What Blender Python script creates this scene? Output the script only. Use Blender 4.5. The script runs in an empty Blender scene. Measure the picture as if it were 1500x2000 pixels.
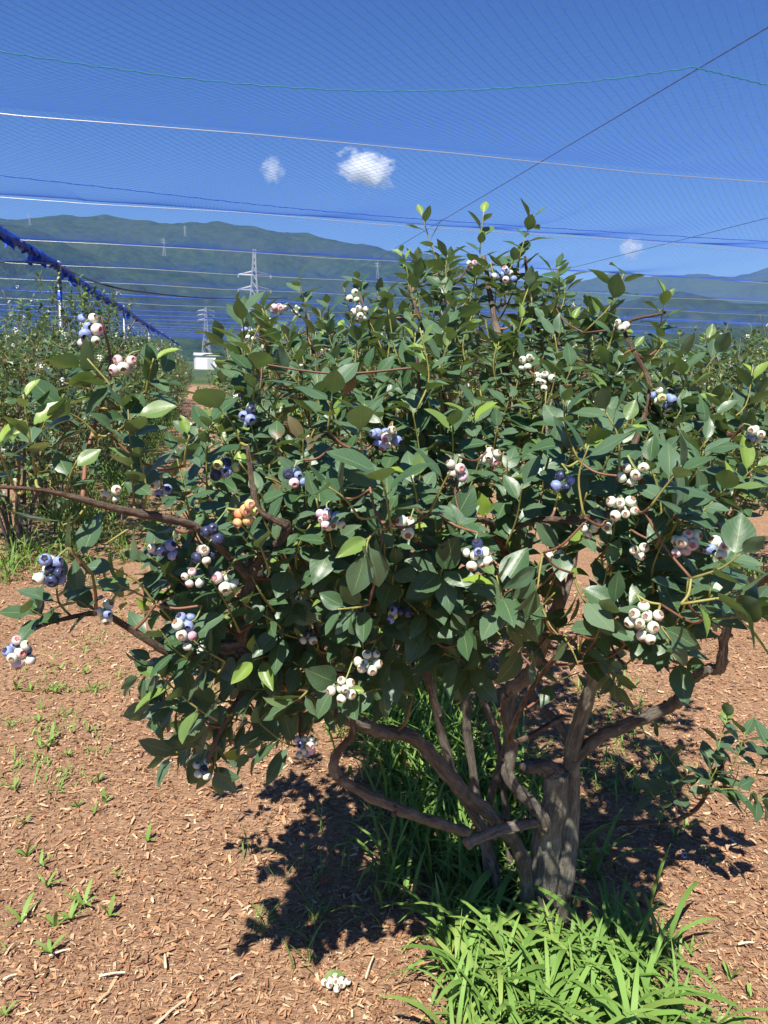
import bpy, math, random
import numpy as np
from mathutils import Vector, Matrix

random.seed(7); rng = np.random.default_rng(7)
sc = bpy.context.scene
COL = sc.collection

# ------------------------------------------------------------------ camera
FPX = 1500.0                                   # focal length in photo pixels (photo 1500 x 2000)
PITCH, ROLL, EYE = math.atan(285/1500), math.atan(0.0275), 1.5
CAM = np.array((0, 0, EYE))
F_ = np.array((0, math.cos(PITCH), -math.sin(PITCH)))
R0 = np.array((1.0, 0, 0)); U0 = np.array((0, math.sin(PITCH), math.cos(PITCH)))
R_ = math.cos(ROLL)*R0 + math.sin(ROLL)*U0
U_ = -math.sin(ROLL)*R0 + math.cos(ROLL)*U0
cd = bpy.data.cameras.new('camera'); cam = bpy.data.objects.new('camera', cd); COL.objects.link(cam)
cd.sensor_fit = 'VERTICAL'; cd.sensor_height = 36; cd.lens = 36*FPX/2000
cd.clip_start = 0.02; cd.clip_end = 40000
cam.matrix_world = Matrix(((R_[0], U_[0], -F_[0], 0), (R_[1], U_[1], -F_[1], 0), (R_[2], U_[2], -F_[2], EYE), (0, 0, 0, 1)))
sc.camera = cam

# ------------------------------------------------------------------ light
SUN = np.array((-0.19, -0.62, 1.0)); SUN /= np.linalg.norm(SUN)
w = bpy.data.worlds.new('World'); sc.world = w; w.use_nodes = True
nt = w.node_tree; bg = nt.nodes['Background']
sky = nt.nodes.new('ShaderNodeTexSky'); sky.sky_type = 'NISHITA'; sky.sun_disc = False
sky.sun_elevation = math.asin(SUN[2]); sky.sun_rotation = math.atan2(SUN[0], SUN[1])
sky.altitude = 0; sky.air_density = 1.0; sky.dust_density = 0.0; sky.ozone_density = 6.0
hs = nt.nodes.new('ShaderNodeHueSaturation'); hs.inputs['Saturation'].default_value = 1.25; hs.inputs['Hue'].default_value = .516
nt.links.new(sky.outputs[0], hs.inputs['Color']); nt.links.new(hs.outputs[0], bg.inputs[0]); bg.inputs[1].default_value = 0.064
sl = bpy.data.lights.new('sun', 'SUN'); sl.energy = 5.0; sl.angle = math.radians(0.53); sl.color = (1, 0.95, 0.87)
so = bpy.data.objects.new('sun', sl); COL.objects.link(so)
so.rotation_euler = Vector(SUN).to_track_quat('Z', 'Y').to_euler()
sc.view_settings.view_transform = 'Standard'; sc.view_settings.look = 'None'
sc.view_settings.exposure = 0.86; sc.view_settings.gamma = 1.0; sc.view_settings.use_curve_mapping = False
sc.render.engine = 'CYCLES'
sc.cycles.use_denoising = True
sc.cycles.max_bounces = 8; sc.cycles.diffuse_bounces = 3; sc.cycles.glossy_bounces = 2
sc.cycles.transmission_bounces = 4; sc.cycles.volume_bounces = 6; sc.cycles.transparent_max_bounces = 8
sc.cycles.caustics_reflective = False; sc.cycles.caustics_refractive = False

# ------------------------------------------------------------------ pixel helpers
def ray(px, py):
    return F_ + (px-750)/FPX*R_ - (py-1000)/FPX*U_
def P(px, py, d):                              # photo pixel + depth along the lens axis
    return CAM + d*ray(px, py)
def onz(px, py, z=0.0):                        # photo pixel met with a level plane
    r = ray(px, py); return CAM + r*((z-EYE)/r[2])
def proj(p):                                   # world point(s) -> photo pixel, depth
    q = np.asarray(p) - CAM
    d = q@F_; dd = np.where(np.abs(d) < 1e-6, 1e-6, d)
    return 750+FPX*(q@R_)/dd, 1000-FPX*(q@U_)/dd, d
def nrm(v):
    v = np.asarray(v, float); return v/(np.linalg.norm(v)+1e-12)

v_ = ray(400, 705); RD = nrm((v_[0], v_[1], 0)); PD = np.array((RD[1], -RD[0], 0.0))   # row direction, and across the rows
def rowxy(a, b, z=0.0): return RD*a + PD*b + np.array((0, 0, z))
def to_row(p): return float(p@RD), float(p@PD)

# ------------------------------------------------------------------ mesh helpers
def mesh_np(name, V, Fc, mats=(), smooth=True, attrs=None, uv=None, midx=None):
    V = np.asarray(V, np.float32).reshape(-1, 3)
    me = bpy.data.meshes.new(name)
    if isinstance(Fc, np.ndarray):
        n, k = Fc.shape
        me.vertices.add(len(V)); me.vertices.foreach_set('co', V.ravel())
        me.loops.add(n*k); me.loops.foreach_set('vertex_index', Fc.astype(np.int32).ravel())
        me.polygons.add(n); me.polygons.foreach_set('loop_start', np.arange(0, n*k, k, dtype=np.int32))
        me.update(calc_edges=True)
    else:
        me.from_pydata(V.tolist(), [], Fc)
    for m in mats: me.materials.append(m)
    npoly = len(me.polygons)
    if smooth: me.polygons.foreach_set('use_smooth', np.ones(npoly, bool))
    if midx is not None: me.polygons.foreach_set('material_index', np.asarray(midx, np.int32))
    for an, (typ, dat) in (attrs or {}).items():
        at = me.attributes.new(an, typ, 'POINT')
        at.data.foreach_set({'FLOAT_COLOR': 'color', 'FLOAT_VECTOR': 'vector'}.get(typ, 'value'), np.asarray(dat, np.float32).ravel())
    if uv is not None:
        ul = me.uv_layers.new(name='UVMap'); li = np.empty(len(me.loops), np.int32)
        me.loops.foreach_get('vertex_index', li)
        ul.data.foreach_set('uv', np.asarray(uv, np.float32)[li].ravel())
    me.update(); return me
def link(name, data, parent=None, label=None, cat=None, group=None, kind=None, mat=None):
    o = bpy.data.objects.new(name, data); COL.objects.link(o)
    if parent is not None: o.parent = parent
    if mat is not None: o.matrix_basis = mat
    if label: o['label'] = label
    if cat: o['category'] = cat
    if group: o['group'] = group
    if kind: o['kind'] = kind
    return o
def empty(name, loc, label, cat, group=None):
    o = link(name, None, None, label, cat, group); o.location = [float(c) for c in loc]; o.empty_display_size = 0.1
    return o
def smooth_path(pts, n=6):                     # Catmull-Rom through rows of any width
    p = np.asarray(pts, float)
    if len(p) < 3: 
        t = np.linspace(0, 1, n+1)[:, None]; return p[0]*(1-t)+p[-1]*t
    q = np.vstack([2*p[0]-p[1], p, 2*p[-1]-p[-2]]); out = []
    for i in range(1, len(q)-2):
        for t in np.linspace(0, 1, n, endpoint=False):
            a, b, c, d = q[i-1], q[i], q[i+1], q[i+2]
            out.append(.5*((2*b)+(c-a)*t+(2*a-5*b+4*c-d)*t*t+(3*b-a-3*c+d)*t**3))
    out.append(q[-2]); return np.array(out)
def tube(path, rad, sides=7, wob=0.0, cap=True, seed=0):
    path = np.asarray(path, float); n = len(path); rad = np.broadcast_to(np.asarray(rad, float), (n,))
    T = np.gradient(path, axis=0); T /= np.linalg.norm(T, axis=1)[:, None]+1e-12
    x = nrm(np.cross(T[0], (0.31, 0.22, 0.92) if abs(T[0][2]) < .9 else (1, 0, 0)))
    V = []; r2 = np.random.default_rng(seed)
    an = np.linspace(0, 2*math.pi, sides, endpoint=False)
    for i in range(n):
        x = nrm(x - T[i]*(x@T[i])); y = np.cross(T[i], x)
        rr = rad[i]*(1+wob*r2.uniform(-1, 1, sides))
        V.append(path[i] + (np.cos(an)*rr)[:, None]*x + (np.sin(an)*rr)[:, None]*y)
    V = np.vstack(V)
    i = np.arange(n-1)[:, None]*sides; j = np.arange(sides)[None, :]; j2 = (j+1) % sides
    Fq = np.stack([i+j, i+j2, i+sides+j2, i+sides+j], -1).reshape(-1, 4)
    if cap:
        c0, c1 = len(V), len(V)+1
        V = np.vstack([V, path[0], path[-1]])
        jj = np.arange(sides); k = (jj+1) % sides
        cF = np.stack([np.full(sides, c0), k, jj, jj], -1); l = (n-1)*sides
        cL = np.stack([np.full(sides, c1), l+jj, l+k, l+k], -1)
        return V, Fq.tolist() + [[a, b, c] for a, b, c, _ in cF.tolist()] + [[a, b, c] for a, b, c, _ in cL.tolist()]
    return V, Fq.tolist()
def bark_vec(path, rad, sides):                # round-the-stem and along-the-stem coordinates, for fibres in the bark
    path = np.asarray(path); n = len(path); L = np.concatenate([[0], np.cumsum(np.linalg.norm(np.diff(path, axis=0), axis=1))])+path[0, 0]*3
    an = np.linspace(0, 2*math.pi, sides, endpoint=False); r = np.broadcast_to(rad, (n,))[:, None]
    b = np.stack([np.cos(an)[None]*r, np.sin(an)[None]*r, np.broadcast_to(L[:, None]*.12, (n, sides))], -1).reshape(-1, 3)
    return np.vstack([b, b[:1], b[-1:]])
class MB:                                      # collects pieces of ONE part
    def __init__(s): s.V = []; s.F = []; s.n = 0; s.C = []; s.B = []
    def add(s, V, Fc, col=None, bv=None):
        s.B.append(np.asarray(V, float) if bv is None else bv)
        V = np.asarray(V, float); s.V.append(V); s.F += [[i+s.n for i in f] for f in Fc]; s.n += len(V)
        if col is not None: s.C.append(np.broadcast_to(np.asarray(col, float), (len(V), 3)))
        return s
    def mesh(s, name, mats, smooth=True):
        at = None
        if s.C:
            c = np.vstack(s.C); at = {'col': ('FLOAT_COLOR', np.hstack([c, np.ones((len(c), 1))])), 'bvec': ('FLOAT_VECTOR', np.vstack(s.B))}
        return mesh_np(name, np.vstack(s.V), s.F, mats, smooth, at)
def boxv(c, h, ax=None):
    c = np.asarray(c, float); ax = np.eye(3) if ax is None else ax
    s = np.array([(x, y, z) for x in (-1, 1) for y in (-1, 1) for z in (-1, 1)], float)*np.asarray(h)
    return c + s@ax, [[0, 1, 3, 2], [4, 6, 7, 5], [0, 4, 5, 1], [2, 3, 7, 6], [0, 2, 6, 4], [1, 5, 7, 3]]

# ------------------------------------------------------------------ material helpers
class NT:
    def __init__(s, name):
        s.m = bpy.data.materials.new(name); s.m.use_nodes = True; s.t = s.m.node_tree
        s.b = s.t.nodes['Principled BSDF']; s.out = s.t.nodes['Material Output']
    def n(s, typ, **kw):
        nd = s.t.nodes.new('ShaderNode'+typ)
        for k, v in kw.items():
            if k in nd.inputs: nd.inputs[k].default_value = v
            else: setattr(nd, k, v)
        return nd
    def l(s, a, b): s.t.links.new(a, b)
    def noise(s, vec, scale, detail=4, rough=.6):
        nd = s.n('TexNoise'); nd.inputs['Scale'].default_value = scale; nd.inputs['Detail'].default_value = detail
        nd.inputs['Roughness'].default_value = rough
        if vec is not None: s.l(vec, nd.inputs['Vector'])
        return nd.outputs['Fac']
    def ramp(s, fac, stops):
        nd = s.n('ValToRGB'); e = nd.color_ramp.elements
        while len(e) < len(stops): e.new(.5)
        for el, (p, c) in zip(e, stops): el.position = p; el.color = (*c, 1) if len(c) == 3 else c
        s.l(fac, nd.inputs[0]); return nd.outputs[0]
    def mix(s, fac, a, b, mode='MIX'):
        nd = s.n('MixRGB'); nd.blend_type = mode
        for i, v in zip((0, 1, 2), (fac, a, b)):
            if hasattr(v, 'links') or hasattr(v, 'is_linked'): s.l(v, nd.inputs[i])
            else: nd.inputs[i].default_value = v if i == 0 else (*v, 1)
        return nd.outputs[0]
    def math(s, op, a, b=None, clamp=False):
        nd = s.n('Math'); nd.operation = op; nd.use_clamp = clamp
        for i, v in enumerate((a, b)):
            if v is None: continue
            if hasattr(v, 'is_linked'): s.l(v, nd.inputs[i])
            else: nd.inputs[i].default_value = v
        return nd.outputs[0]
    def bump(s, h, strength=.5, dist=.01):
        nd = s.n('Bump'); nd.inputs['Strength'].default_value = strength; nd.inputs['Distance'].default_value = dist
        s.l(h, nd.inputs['Height']); s.l(nd.outputs[0], s.b.inputs['Normal']); return nd.outputs[0]
    def obj(s): return s.n('TexCoord').outputs['Object']
    def attr(s, name):
        nd = s.n('Attribute'); nd.attribute_name = name; return nd
    def col(s, c):
        if hasattr(c, 'is_linked'): s.l(c, s.b.inputs['Base Color'])
        else: s.b.inputs['Base Color'].default_value = (*c, 1)
    def set(s, **kw):
        for k, v in kw.items(): s.b.inputs[k.replace('_', ' ')].default_value = v
        return s

def simple(name, c, rough=.6, metal=0.0, nscale=None, namp=.25):
    m = NT(name); m.set(Roughness=rough, Metallic=metal)
    if nscale:
        f = m.noise(m.obj(), nscale); m.col(m.mix(f, tuple(x*(1-namp) for x in c), tuple(min(1, x*(1+namp)) for x in c)))
    else: m.col(c)
    return m.m

def leaf_mat(name, mature, glauc, young, under, veins=True, rough=.38, spec=.45):
    m = NT(name)
    rnd = m.attr('lrnd').outputs['Fac']; age = m.attr('age').outputs['Fac']
    base = m.mix(rnd, mature, glauc)
    base = m.mix(age, base, young)
    geo = m.n('NewGeometry')
    if veins:
        uvn = m.n('UVMap'); sp = m.n('SeparateXYZ'); m.l(uvn.outputs[0], sp.inputs[0])
        u, v = sp.outputs[0], sp.outputs[1]
        au = m.math('ABSOLUTE', m.math('SUBTRACT', u, .5))
        rib = m.math('LESS_THAN', au, .016)
        ph = m.math('SUBTRACT', m.math('MULTIPLY', v, 8.0), m.math('MULTIPLY', au, 5.5))
        lat = m.math('LESS_THAN', m.math('ABSOLUTE', m.math('SUBTRACT', m.math('FRACT', ph), .5)), .05)
        no = m.noise(m.obj(), 2.3, 3, .5)
        base = m.mix(m.math('MULTIPLY', no, .35), base, tuple(c*.6 for c in mature))
        base = m.mix(m.math('MULTIPLY', lat, .22), base, tuple(min(1, c*1.9) for c in glauc))
        base = m.mix(m.math('MULTIPLY', rib, .75), base, (.23, .30, .11))
        # brown spots and scorched margins on some leaves
        sp2 = m.noise(m.obj(), 3.1, 3, .5)
        spot = m.math('MULTIPLY', m.math('GREATER_THAN', sp2, .73), .65)
        base = m.mix(spot, base, (.14, .075, .03))
        h = m.math('ADD', m.math('MULTIPLY', lat, -.6), m.math('ADD', m.math('MULTIPLY', rib, -1.2), m.math('MULTIPLY', no, .35)))
        m.bump(h, .16, .02)
    base = m.mix(geo.outputs['Backfacing'], base, m.mix(.5, base, under))
    m.col(base); m.set(Roughness=rough); m.b.inputs['Specular IOR Level'].default_value = spec
    tr = m.n('BsdfTranslucent'); m.l(m.mix(.7, base, (.22, .34, .03)), tr.inputs[0])
    ms = m.n('MixShader'); ms.inputs[0].default_value = .17
    m.l(m.b.outputs[0], ms.inputs[1]); m.l(tr.outputs[0], ms.inputs[2]); m.l(ms.outputs[0], m.out.inputs[0])
    return m.m

M = {}
M['leaf'] = leaf_mat('blueberry_leaf', (.043, .100, .034), (.108, .180, .102), (.26, .38, .045), (.17, .23, .14))
M['leaf_far'] = leaf_mat('blueberry_leaf_far', (.040, .088, .028), (.10, .165, .070), (.24, .34, .05), (.15, .21, .12), veins=False)
M['grass'] = leaf_mat('grass_blade', (.052, .13, .014), (.20, .36, .07), (.42, .46, .12), (.18, .30, .07), veins=False, rough=.58, spec=.28)

def bark_mat():
    m = NT('bark'); c = m.attr('col').outputs['Color']; o = m.obj(); bv = m.attr('bvec').outputs['Vector']
    a = m.noise(bv, 150, 5, .72); f = m.noise(bv, 420, 4, .7); b = m.noise(o, 22, 5, .65); g = m.noise(o, 7, 3, .6)
    cc = m.mix(m.ramp(a, [(.36, (0, 0, 0)), (.62, (1, 1, 1))]), m.mix(.78, c, (.022, .017, .014)), m.mix(.30, c, (.50, .45, .37)))
    cc = m.mix(m.ramp(f, [(.42, (.75, .75, .75)), (.60, (0, 0, 0))]), cc, m.mix(.6, c, (.03, .024, .02)))
    cc = m.mix(m.ramp(b, [(.52, (0, 0, 0)), (.68, (.75, .75, .75))]), cc, m.mix(.45, c, (.36, .36, .27)))
    cc = m.mix(m.ramp(g, [(.45, (0, 0, 0)), (.65, (.5, .5, .5))]), cc, (.06, .05, .042))
    m.col(cc); m.set(Roughness=.88); m.b.inputs['Specular IOR Level'].default_value = .2
    m.bump(m.math('ADD', a, m.math('MULTIPLY', f, .5)), 1.0, .010); return m.m
M['bark'] = bark_mat()
def twig_mat():
    m = NT('twig_bark'); c = m.attr('col').outputs['Color']; a = m.noise(m.obj(), 90, 4, .7)
    m.col(m.mix(a, m.mix(.45, c, (.03, .02, .015)), c)); m.set(Roughness=.6); return m.m
M['twig'] = twig_mat()

def berry_mat(name, dark, light, blush=None, rough=.55):
    m = NT(name); o = m.obj(); oi = m.n('ObjectInfo').outputs['Random']
    ad = m.n('VectorMath'); ad.operation = 'ADD'; m.l(o, ad.inputs[0])
    cmb = m.n('CombineXYZ'); m.l(m.math('MULTIPLY', oi, 37), cmb.inputs[0]); m.l(cmb.outputs[0], ad.inputs[1])
    f = m.noise(ad.outputs[0], 1.6, 5, .62); g = m.noise(ad.outputs[0], 9, 3, .7)
    cc = m.mix(m.ramp(m.math('ADD', m.math('MULTIPLY', f, .75), m.math('MULTIPLY', g, .25)), [(.34, (0, 0, 0)), (.58, (1, 1, 1))]), dark, light)
    if blush:
        sp = m.n('SeparateXYZ'); m.l(o, sp.inputs[0])
        k = m.math('ADD', m.math('MULTIPLY', sp.outputs[0], .7), m.math('ADD', m.math('MULTIPLY', f, .6), -.15), True)
        cc = m.mix(m.math('MULTIPLY', k, m.math('ADD', m.math('MULTIPLY', oi, .8), .2)), cc, blush)
    m.col(cc); m.set(Roughness=rough); m.b.inputs['Specular IOR Level'].default_value = .35
    return m.m
M['blue'] = berry_mat('ripe_berry', (.115, .15, .33), (.29, .36, .60))
M['navy'] = berry_mat('shaded_ripe_berry', (.012, .014, .035), (.05, .065, .14), rough=.35)  # ripe blue berry as it looks in shade, the shade put into the colour
M['white'] = berry_mat('unripe_berry', (.54, .62, .44), (.68, .75, .60), (.66, .50, .46))
M['pink'] = berry_mat('ripening_berry', (.62, .42, .46), (.74, .66, .58), (.42, .22, .42))
M['red'] = berry_mat('reddening_berry', (.62, .38, .14), (.64, .47, .20), (.60, .10, .06))
M['green'] = berry_mat('green_berry', (.36, .46, .12), (.52, .60, .22))
M['calyx_dark'] = simple('calyx_dark', (.022, .022, .045), .7)
M['calyx_brown'] = simple('calyx_brown', (.26, .15, .09), .8, 0, 2.0, .5)
M['calyx_pink'] = simple('calyx_pink', (.42, .17, .16), .8, 0, 2.0, .5)

def mulch_ground():
    m = NT('mulch_ground'); o = m.obj()
    a = m.noise(o, 55, 6, .75)
    mp = m.n('Mapping'); m.l(o, mp.inputs[0]); mp.inputs['Rotation'].default_value = (0, 0, .5); mp.inputs['Scale'].default_value = (1, 4, 1)
    b = m.noise(mp.outputs[0], 45, 5, .7)
    big = m.noise(o, 1.3, 4, .6)
    c = m.ramp(m.math('ADD', m.math('MULTIPLY', a, .5), m.math('MULTIPLY', b, .5)), [(.33, (.11, .058, .032)), (.5, (.37, .215, .125)), (.66, (.64, .44, .27))])
    c = m.mix(m.ramp(big, [(.35, (0, 0, 0)), (.7, (.45, .45, .45))]), c, m.mix(.5, c, (.17, .09, .05)))
    # far from the plot the land turns to grassy fields
    ln = m.n('VectorMath'); ln.operation = 'LENGTH'; m.l(o, ln.inputs[0])
    far = m.ramp(m.math('DIVIDE', ln.outputs['Value'], 100.0), [(.45, (0, 0, 0)), (.55, (1, 1, 1))])
    gr = m.ramp(m.noise(o, .02, 4), [(.4, (.045, .075, .025)), (.6, (.09, .12, .04))])
    c = m.mix(far, c, gr)
    m.col(c); m.set(Roughness=.95); m.b.inputs['Specular IOR Level'].default_value = .15; m.bump(m.math('ADD', a, b), .8, .012); return m.m
M['ground'] = mulch_ground()
def chip_mat():
    m = NT('wood_chips'); c = m.attr('col').outputs['Color']; n = m.noise(m.obj(), 160, 3, .7)
    m.col(m.mix(n, m.mix(.4, c, (.05, .025, .012)), c)); m.set(Roughness=.85); m.b.inputs['Specular IOR Level'].default_value = .2; return m.m
M['chip'] = chip_mat()
def forest_mat():
    m = NT('forest_slope'); o = m.obj()
    a = m.noise(o, .022, 6, .72); b = m.noise(o, .0026, 4, .6)
    c = m.ramp(a, [(.34, (.008, .020, .008)), (.52, (.026, .052, .016)), (.68, (.060, .090, .024))])
    c = m.mix(m.ramp(b, [(.42, (0, 0, 0)), (.66, (.7, .7, .7))]), c, m.mix(.5, c, (.075, .088, .03)))
    m.col(c); m.set(Roughness=1.0); m.b.inputs['Specular IOR Level'].default_value = 0; m.bump(a, 1.0, 26); return m.m
M['forest'] = forest_mat()
M['net'] = simple('blue_net_cord', (.02, .13, .78), .55)
M['net_roll'] = simple('bundled_blue_net', (.006, .055, .46), .6, 0, 30, .7)
M['wire'] = simple('galvanised_wire', (.55, .56, .60), .35, .6)
M['dwire'] = simple('grey_wire', (.10, .11, .13), .5, .3)
M['rope'] = simple('green_rope', (.015, .20, .22), .7, 0, 60, .5)
M['black'] = simple('black_cable', (.012, .012, .014), .6)
M['pipe'] = simple('galvanised_pipe', (.30, .31, .32), .45, .4, 8, .25)
M['steel'] = simple('pylon_steel', (.42, .43, .44), .6, .2)
M['tape'] = simple('blue_tape', (.01, .06, .45), .5)
M['white_wall'] = simple('white_cladding', (.75, .75, .73), .6, 0, .4, .1)
M['grey_roof'] = simple('grey_roof', (.5, .5, .5), .6)
M['dry_leaf'] = simple('dry_leaf', (.36, .19, .10), .8, 0, 20, .3)
M['red_leaf'] = simple('red_dry_leaf', (.40, .085, .035), .8, 0, 20, .3)
M['pale_bit'] = simple('pale_wood_bit', (.62, .50, .34), .8, 0, 20, .3)
#@@STRUCTURE
# ================================================================== THE SETTING
def hash_noise2(x, y, seed=0):                 # smooth value noise, vectorised
    xi, yi = np.floor(x).astype(int), np.floor(y).astype(int); xf, yf = x-xi, y-yi
    def h(a, b):
        n = (a*374761393 + b*668265263 + seed*1442695041) & 0x7fffffff
        n = ((n ^ (n >> 13))*1274126177) & 0x7fffffff
        return (n ^ (n >> 16)) % 100003/100003.0
    u, v = xf*xf*(3-2*xf), yf*yf*(3-2*yf)
    return (h(xi, yi)*(1-u)+h(xi+1, yi)*u)*(1-v)+(h(xi, yi+1)*(1-u)+h(xi+1, yi+1)*u)*v
def fbm(x, y, o=5, seed=0):
    s, a, f = 0, .5, 1.0
    for k in range(o): s = s+a*hash_noise2(x*f, y*f, seed+k); a *= .5; f *= 2.03
    return s

# ground: one sheet, fine near the camera, out to the horizon
gx = np.concatenate([-np.geomspace(11000, 6, 26), np.linspace(-5, 5, 61), np.geomspace(6, 11000, 26)])
gy = np.concatenate([-np.geomspace(11000, 6, 20), np.linspace(-5, 12, 80), np.geomspace(13, 11000, 30)])
GX, GY = np.meshgrid(gx, gy)
def ground_z(x, y):
    x = np.asarray(x, float); y = np.asarray(y, float)
    fade = np.clip(1.6-np.hypot(x, y)/20, 0, 1)
    return fade*(.05*(fbm(x*1.1+9, y*1.1+4, 4, 3)-.48) + .012*(fbm(x*6+1, y*6, 2, 5)-.5))
GZ = ground_z(GX, GY)
ny_, nx_ = GX.shape
ii = (np.arange(ny_-1)[:, None]*nx_+np.arange(nx_-1)[None]).ravel()
link('ground', mesh_np('ground', np.stack([GX, GY, GZ], -1), np.stack([ii, ii+1, ii+nx_+1, ii+nx_], -1), [M['ground']]),
     label='brown wood chip mulch ground between the bush rows', kind='structure')

def ridge(name, prof, D, depth, label, seed, rough=.16):
    prof = np.array(prof, float); px = np.linspace(prof[0, 0], prof[-1, 0], 260)
    py = np.interp(px, prof[:, 0], prof[:, 1])
    k = np.ones(5)/5; py = np.convolve(np.pad(py, 2, 'edge'), k, 'valid')
    rows = 46; V = np.zeros((rows, len(px), 3))
    for i, (x, y) in enumerate(zip(px, py)):
        r = ray(x, y); hl = math.hypot(r[0], r[1]); top = max(EYE + D*r[2]/hl, 15)
        dirn = np.array((r[0]/hl, r[1]/hl))
        for j in range(rows):
            t = j/(rows-1)*1.5                                  # 0 foot, 1 crest, 1.5 behind
            dist = D + (t-1)*depth
            q = dirn*dist
            prf = t**1.15 if t <= 1 else 1-(t-1)*1.2
            V[j, i] = (q[0], q[1], top*prf)
    s = depth/3.2
    X, Y = V[..., 0], V[..., 1]
    n = np.abs(fbm(X/s, Y/s, 5, seed)*2-.97)                    # spurs and gullies
    tt = np.linspace(0, 1.5, rows)[:, None]
    env = np.clip(np.sin(np.clip(tt, 0, 1)*math.pi), 0, 1)*1.0
    hmax = V[..., 2].max()
    V[..., 2] += env*hmax*rough*4*(n-.32) + (tt > .02)*(fbm(X/70, Y/70, 3, seed+9)-.5)*hmax*.035
    V[..., 2] = np.maximum(V[..., 2], -0.5)
    i2 = (np.arange(rows-1)[:, None]*len(px)+np.arange(len(px)-1)[None]).ravel()
    me = mesh_np(name, V, np.stack([i2, i2+1, i2+len(px)+1, i2+len(px)], -1), [M['forest']])
    return link(name, me, label=label, kind='structure')
ridge('hills', [(-500, 450), (-200, 432), (0, 426), (60, 428), (120, 419), (160, 425), (200, 419), (260, 428), (330, 437), (380, 433), (440, 434),
      (500, 443), (560, 456), (600, 455), (650, 468), (700, 474), (740, 484), (800, 502), (850, 530), (1000, 590), (1150, 660), (1250, 700)],
      4600, 2300, 'long forested mountain ridge rising over the netted field', 11)
ridge('hills', [(-600, 470), (-200, 436), (0, 437), (50, 440), (100, 458), (140, 482), (250, 520), (400, 548), (520, 560), (650, 590), (800, 640), (900, 690)],
      3000, 1300, 'lower wooded hill in front of the long ridge', 23)
ridge('hills', [(500, 560), (760, 503), (800, 497), (840, 494), (870, 502), (920, 525), (1000, 548), (1100, 552), (1140, 550), (1180, 536), (1225, 529), (1260, 541),
      (1300, 537), (1340, 536), (1375, 534), (1410, 543), (1450, 538), (1500, 523), (1650, 500), (2100, 470)], 8200, 3000, 'distant blue mountains with rounded tops', 31, .10)
ridge('hills', [(850, 680), (1000, 640), (1140, 606), (1200, 592), (1280, 577), (1330, 567), (1380, 580), (1430, 591), (1500, 592), (1700, 585), (2100, 560)],
      2700, 900, 'low dark wooded hill before the distant mountains', 47)

# air between here and the mountains
V, Fc = boxv((0, 0, 499), (11600, 11600, 501))
hm = bpy.data.materials.new('haze_air'); hm.use_nodes = True; t = hm.node_tree; t.nodes.clear()
ho = t.nodes.new('ShaderNodeOutputMaterial'); hv = t.nodes.new('ShaderNodeVolumePrincipled')
hv.inputs['Color'].default_value = (.38, .62, 1, 1); hv.inputs['Density'].default_value = 5.0e-5; hv.inputs['Anisotropy'].default_value = 0.0
t.links.new(hv.outputs[0], ho.inputs['Volume'])
link('haze', mesh_np('haze', V, Fc, [hm], False), label='pale blue summer haze over the valley', kind='stuff')

# small fair-weather clouds above the haze
def cloud(px, py, D, wpx, hpx, label, seed, dens):
    r = ray(px, py); r = r/np.linalg.norm(r); c = CAM + r*D; s = D/FPX*1.05
    m = bpy.data.materials.new('cloud_vapour'); m.use_nodes = True; t = m.node_tree; t.nodes.clear()
    out = t.nodes.new('ShaderNodeOutputMaterial'); pv = t.nodes.new('ShaderNodeVolumePrincipled')
    tc = t.nodes.new('ShaderNodeTexCoord'); no = t.nodes.new('ShaderNodeTexNoise')
    no.inputs['Scale'].default_value = 1.9; no.inputs['Detail'].default_value = 6; no.inputs['Roughness'].default_value = .62; no.noise_dimensions = '4D'; no.inputs['W'].default_value = seed
    t.links.new(tc.outputs['Object'], no.inputs['Vector'])
    ln = t.nodes.new('ShaderNodeVectorMath'); ln.operation = 'LENGTH'; t.links.new(tc.outputs['Object'], ln.inputs[0])
    def mt(op, a, b, cl=False):
        n = t.nodes.new('ShaderNodeMath'); n.operation = op; n.use_clamp = cl
        for i, v in enumerate((a, b)):
            if hasattr(v, 'is_linked'): t.links.new(v, n.inputs[i])
            else: n.inputs[i].default_value = v
        return n.outputs[0]
    e = mt('SUBTRACT', 1.0, ln.outputs['Value'])
    d = mt('SUBTRACT', mt('ADD', mt('MULTIPLY', no.outputs['Fac'], 2.6), mt('MULTIPLY', e, 1.0)), 1.62, True)
    t.links.new(mt('MULTIPLY', d, dens), pv.inputs['Density']); pv.inputs['Color'].default_value = (1, 1, 1, 1)
    t.links.new(pv.outputs[0], out.inputs['Volume'])
    import bmesh
    bm = bmesh.new(); bmesh.ops.create_icosphere(bm, subdivisions=3, radius=1.0)
    me = bpy.data.meshes.new('cloud'); bm.to_mesh(me); bm.free(); me.materials.append(m)
    o = link('cloud', me, label=label, cat='cloud')
    o.location = c; o.scale = (wpx*s*.62, wpx*s*.5, hpx*s*.68); o.rotation_euler = (0, 0.12, 0)
cloud(716, 333, 9000, 100, 60, 'larger bright white fluffy cloud in the open sky', 3.1, .030)
cloud(532, 333, 9000, 40, 44, 'faint small wispy cloud beside the larger white cloud', 7.7, .014)
cloud(1236, 486, 15500, 44, 36, 'tiny pinkish white cloud low over the distant mountains', 5.2, .012)

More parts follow.
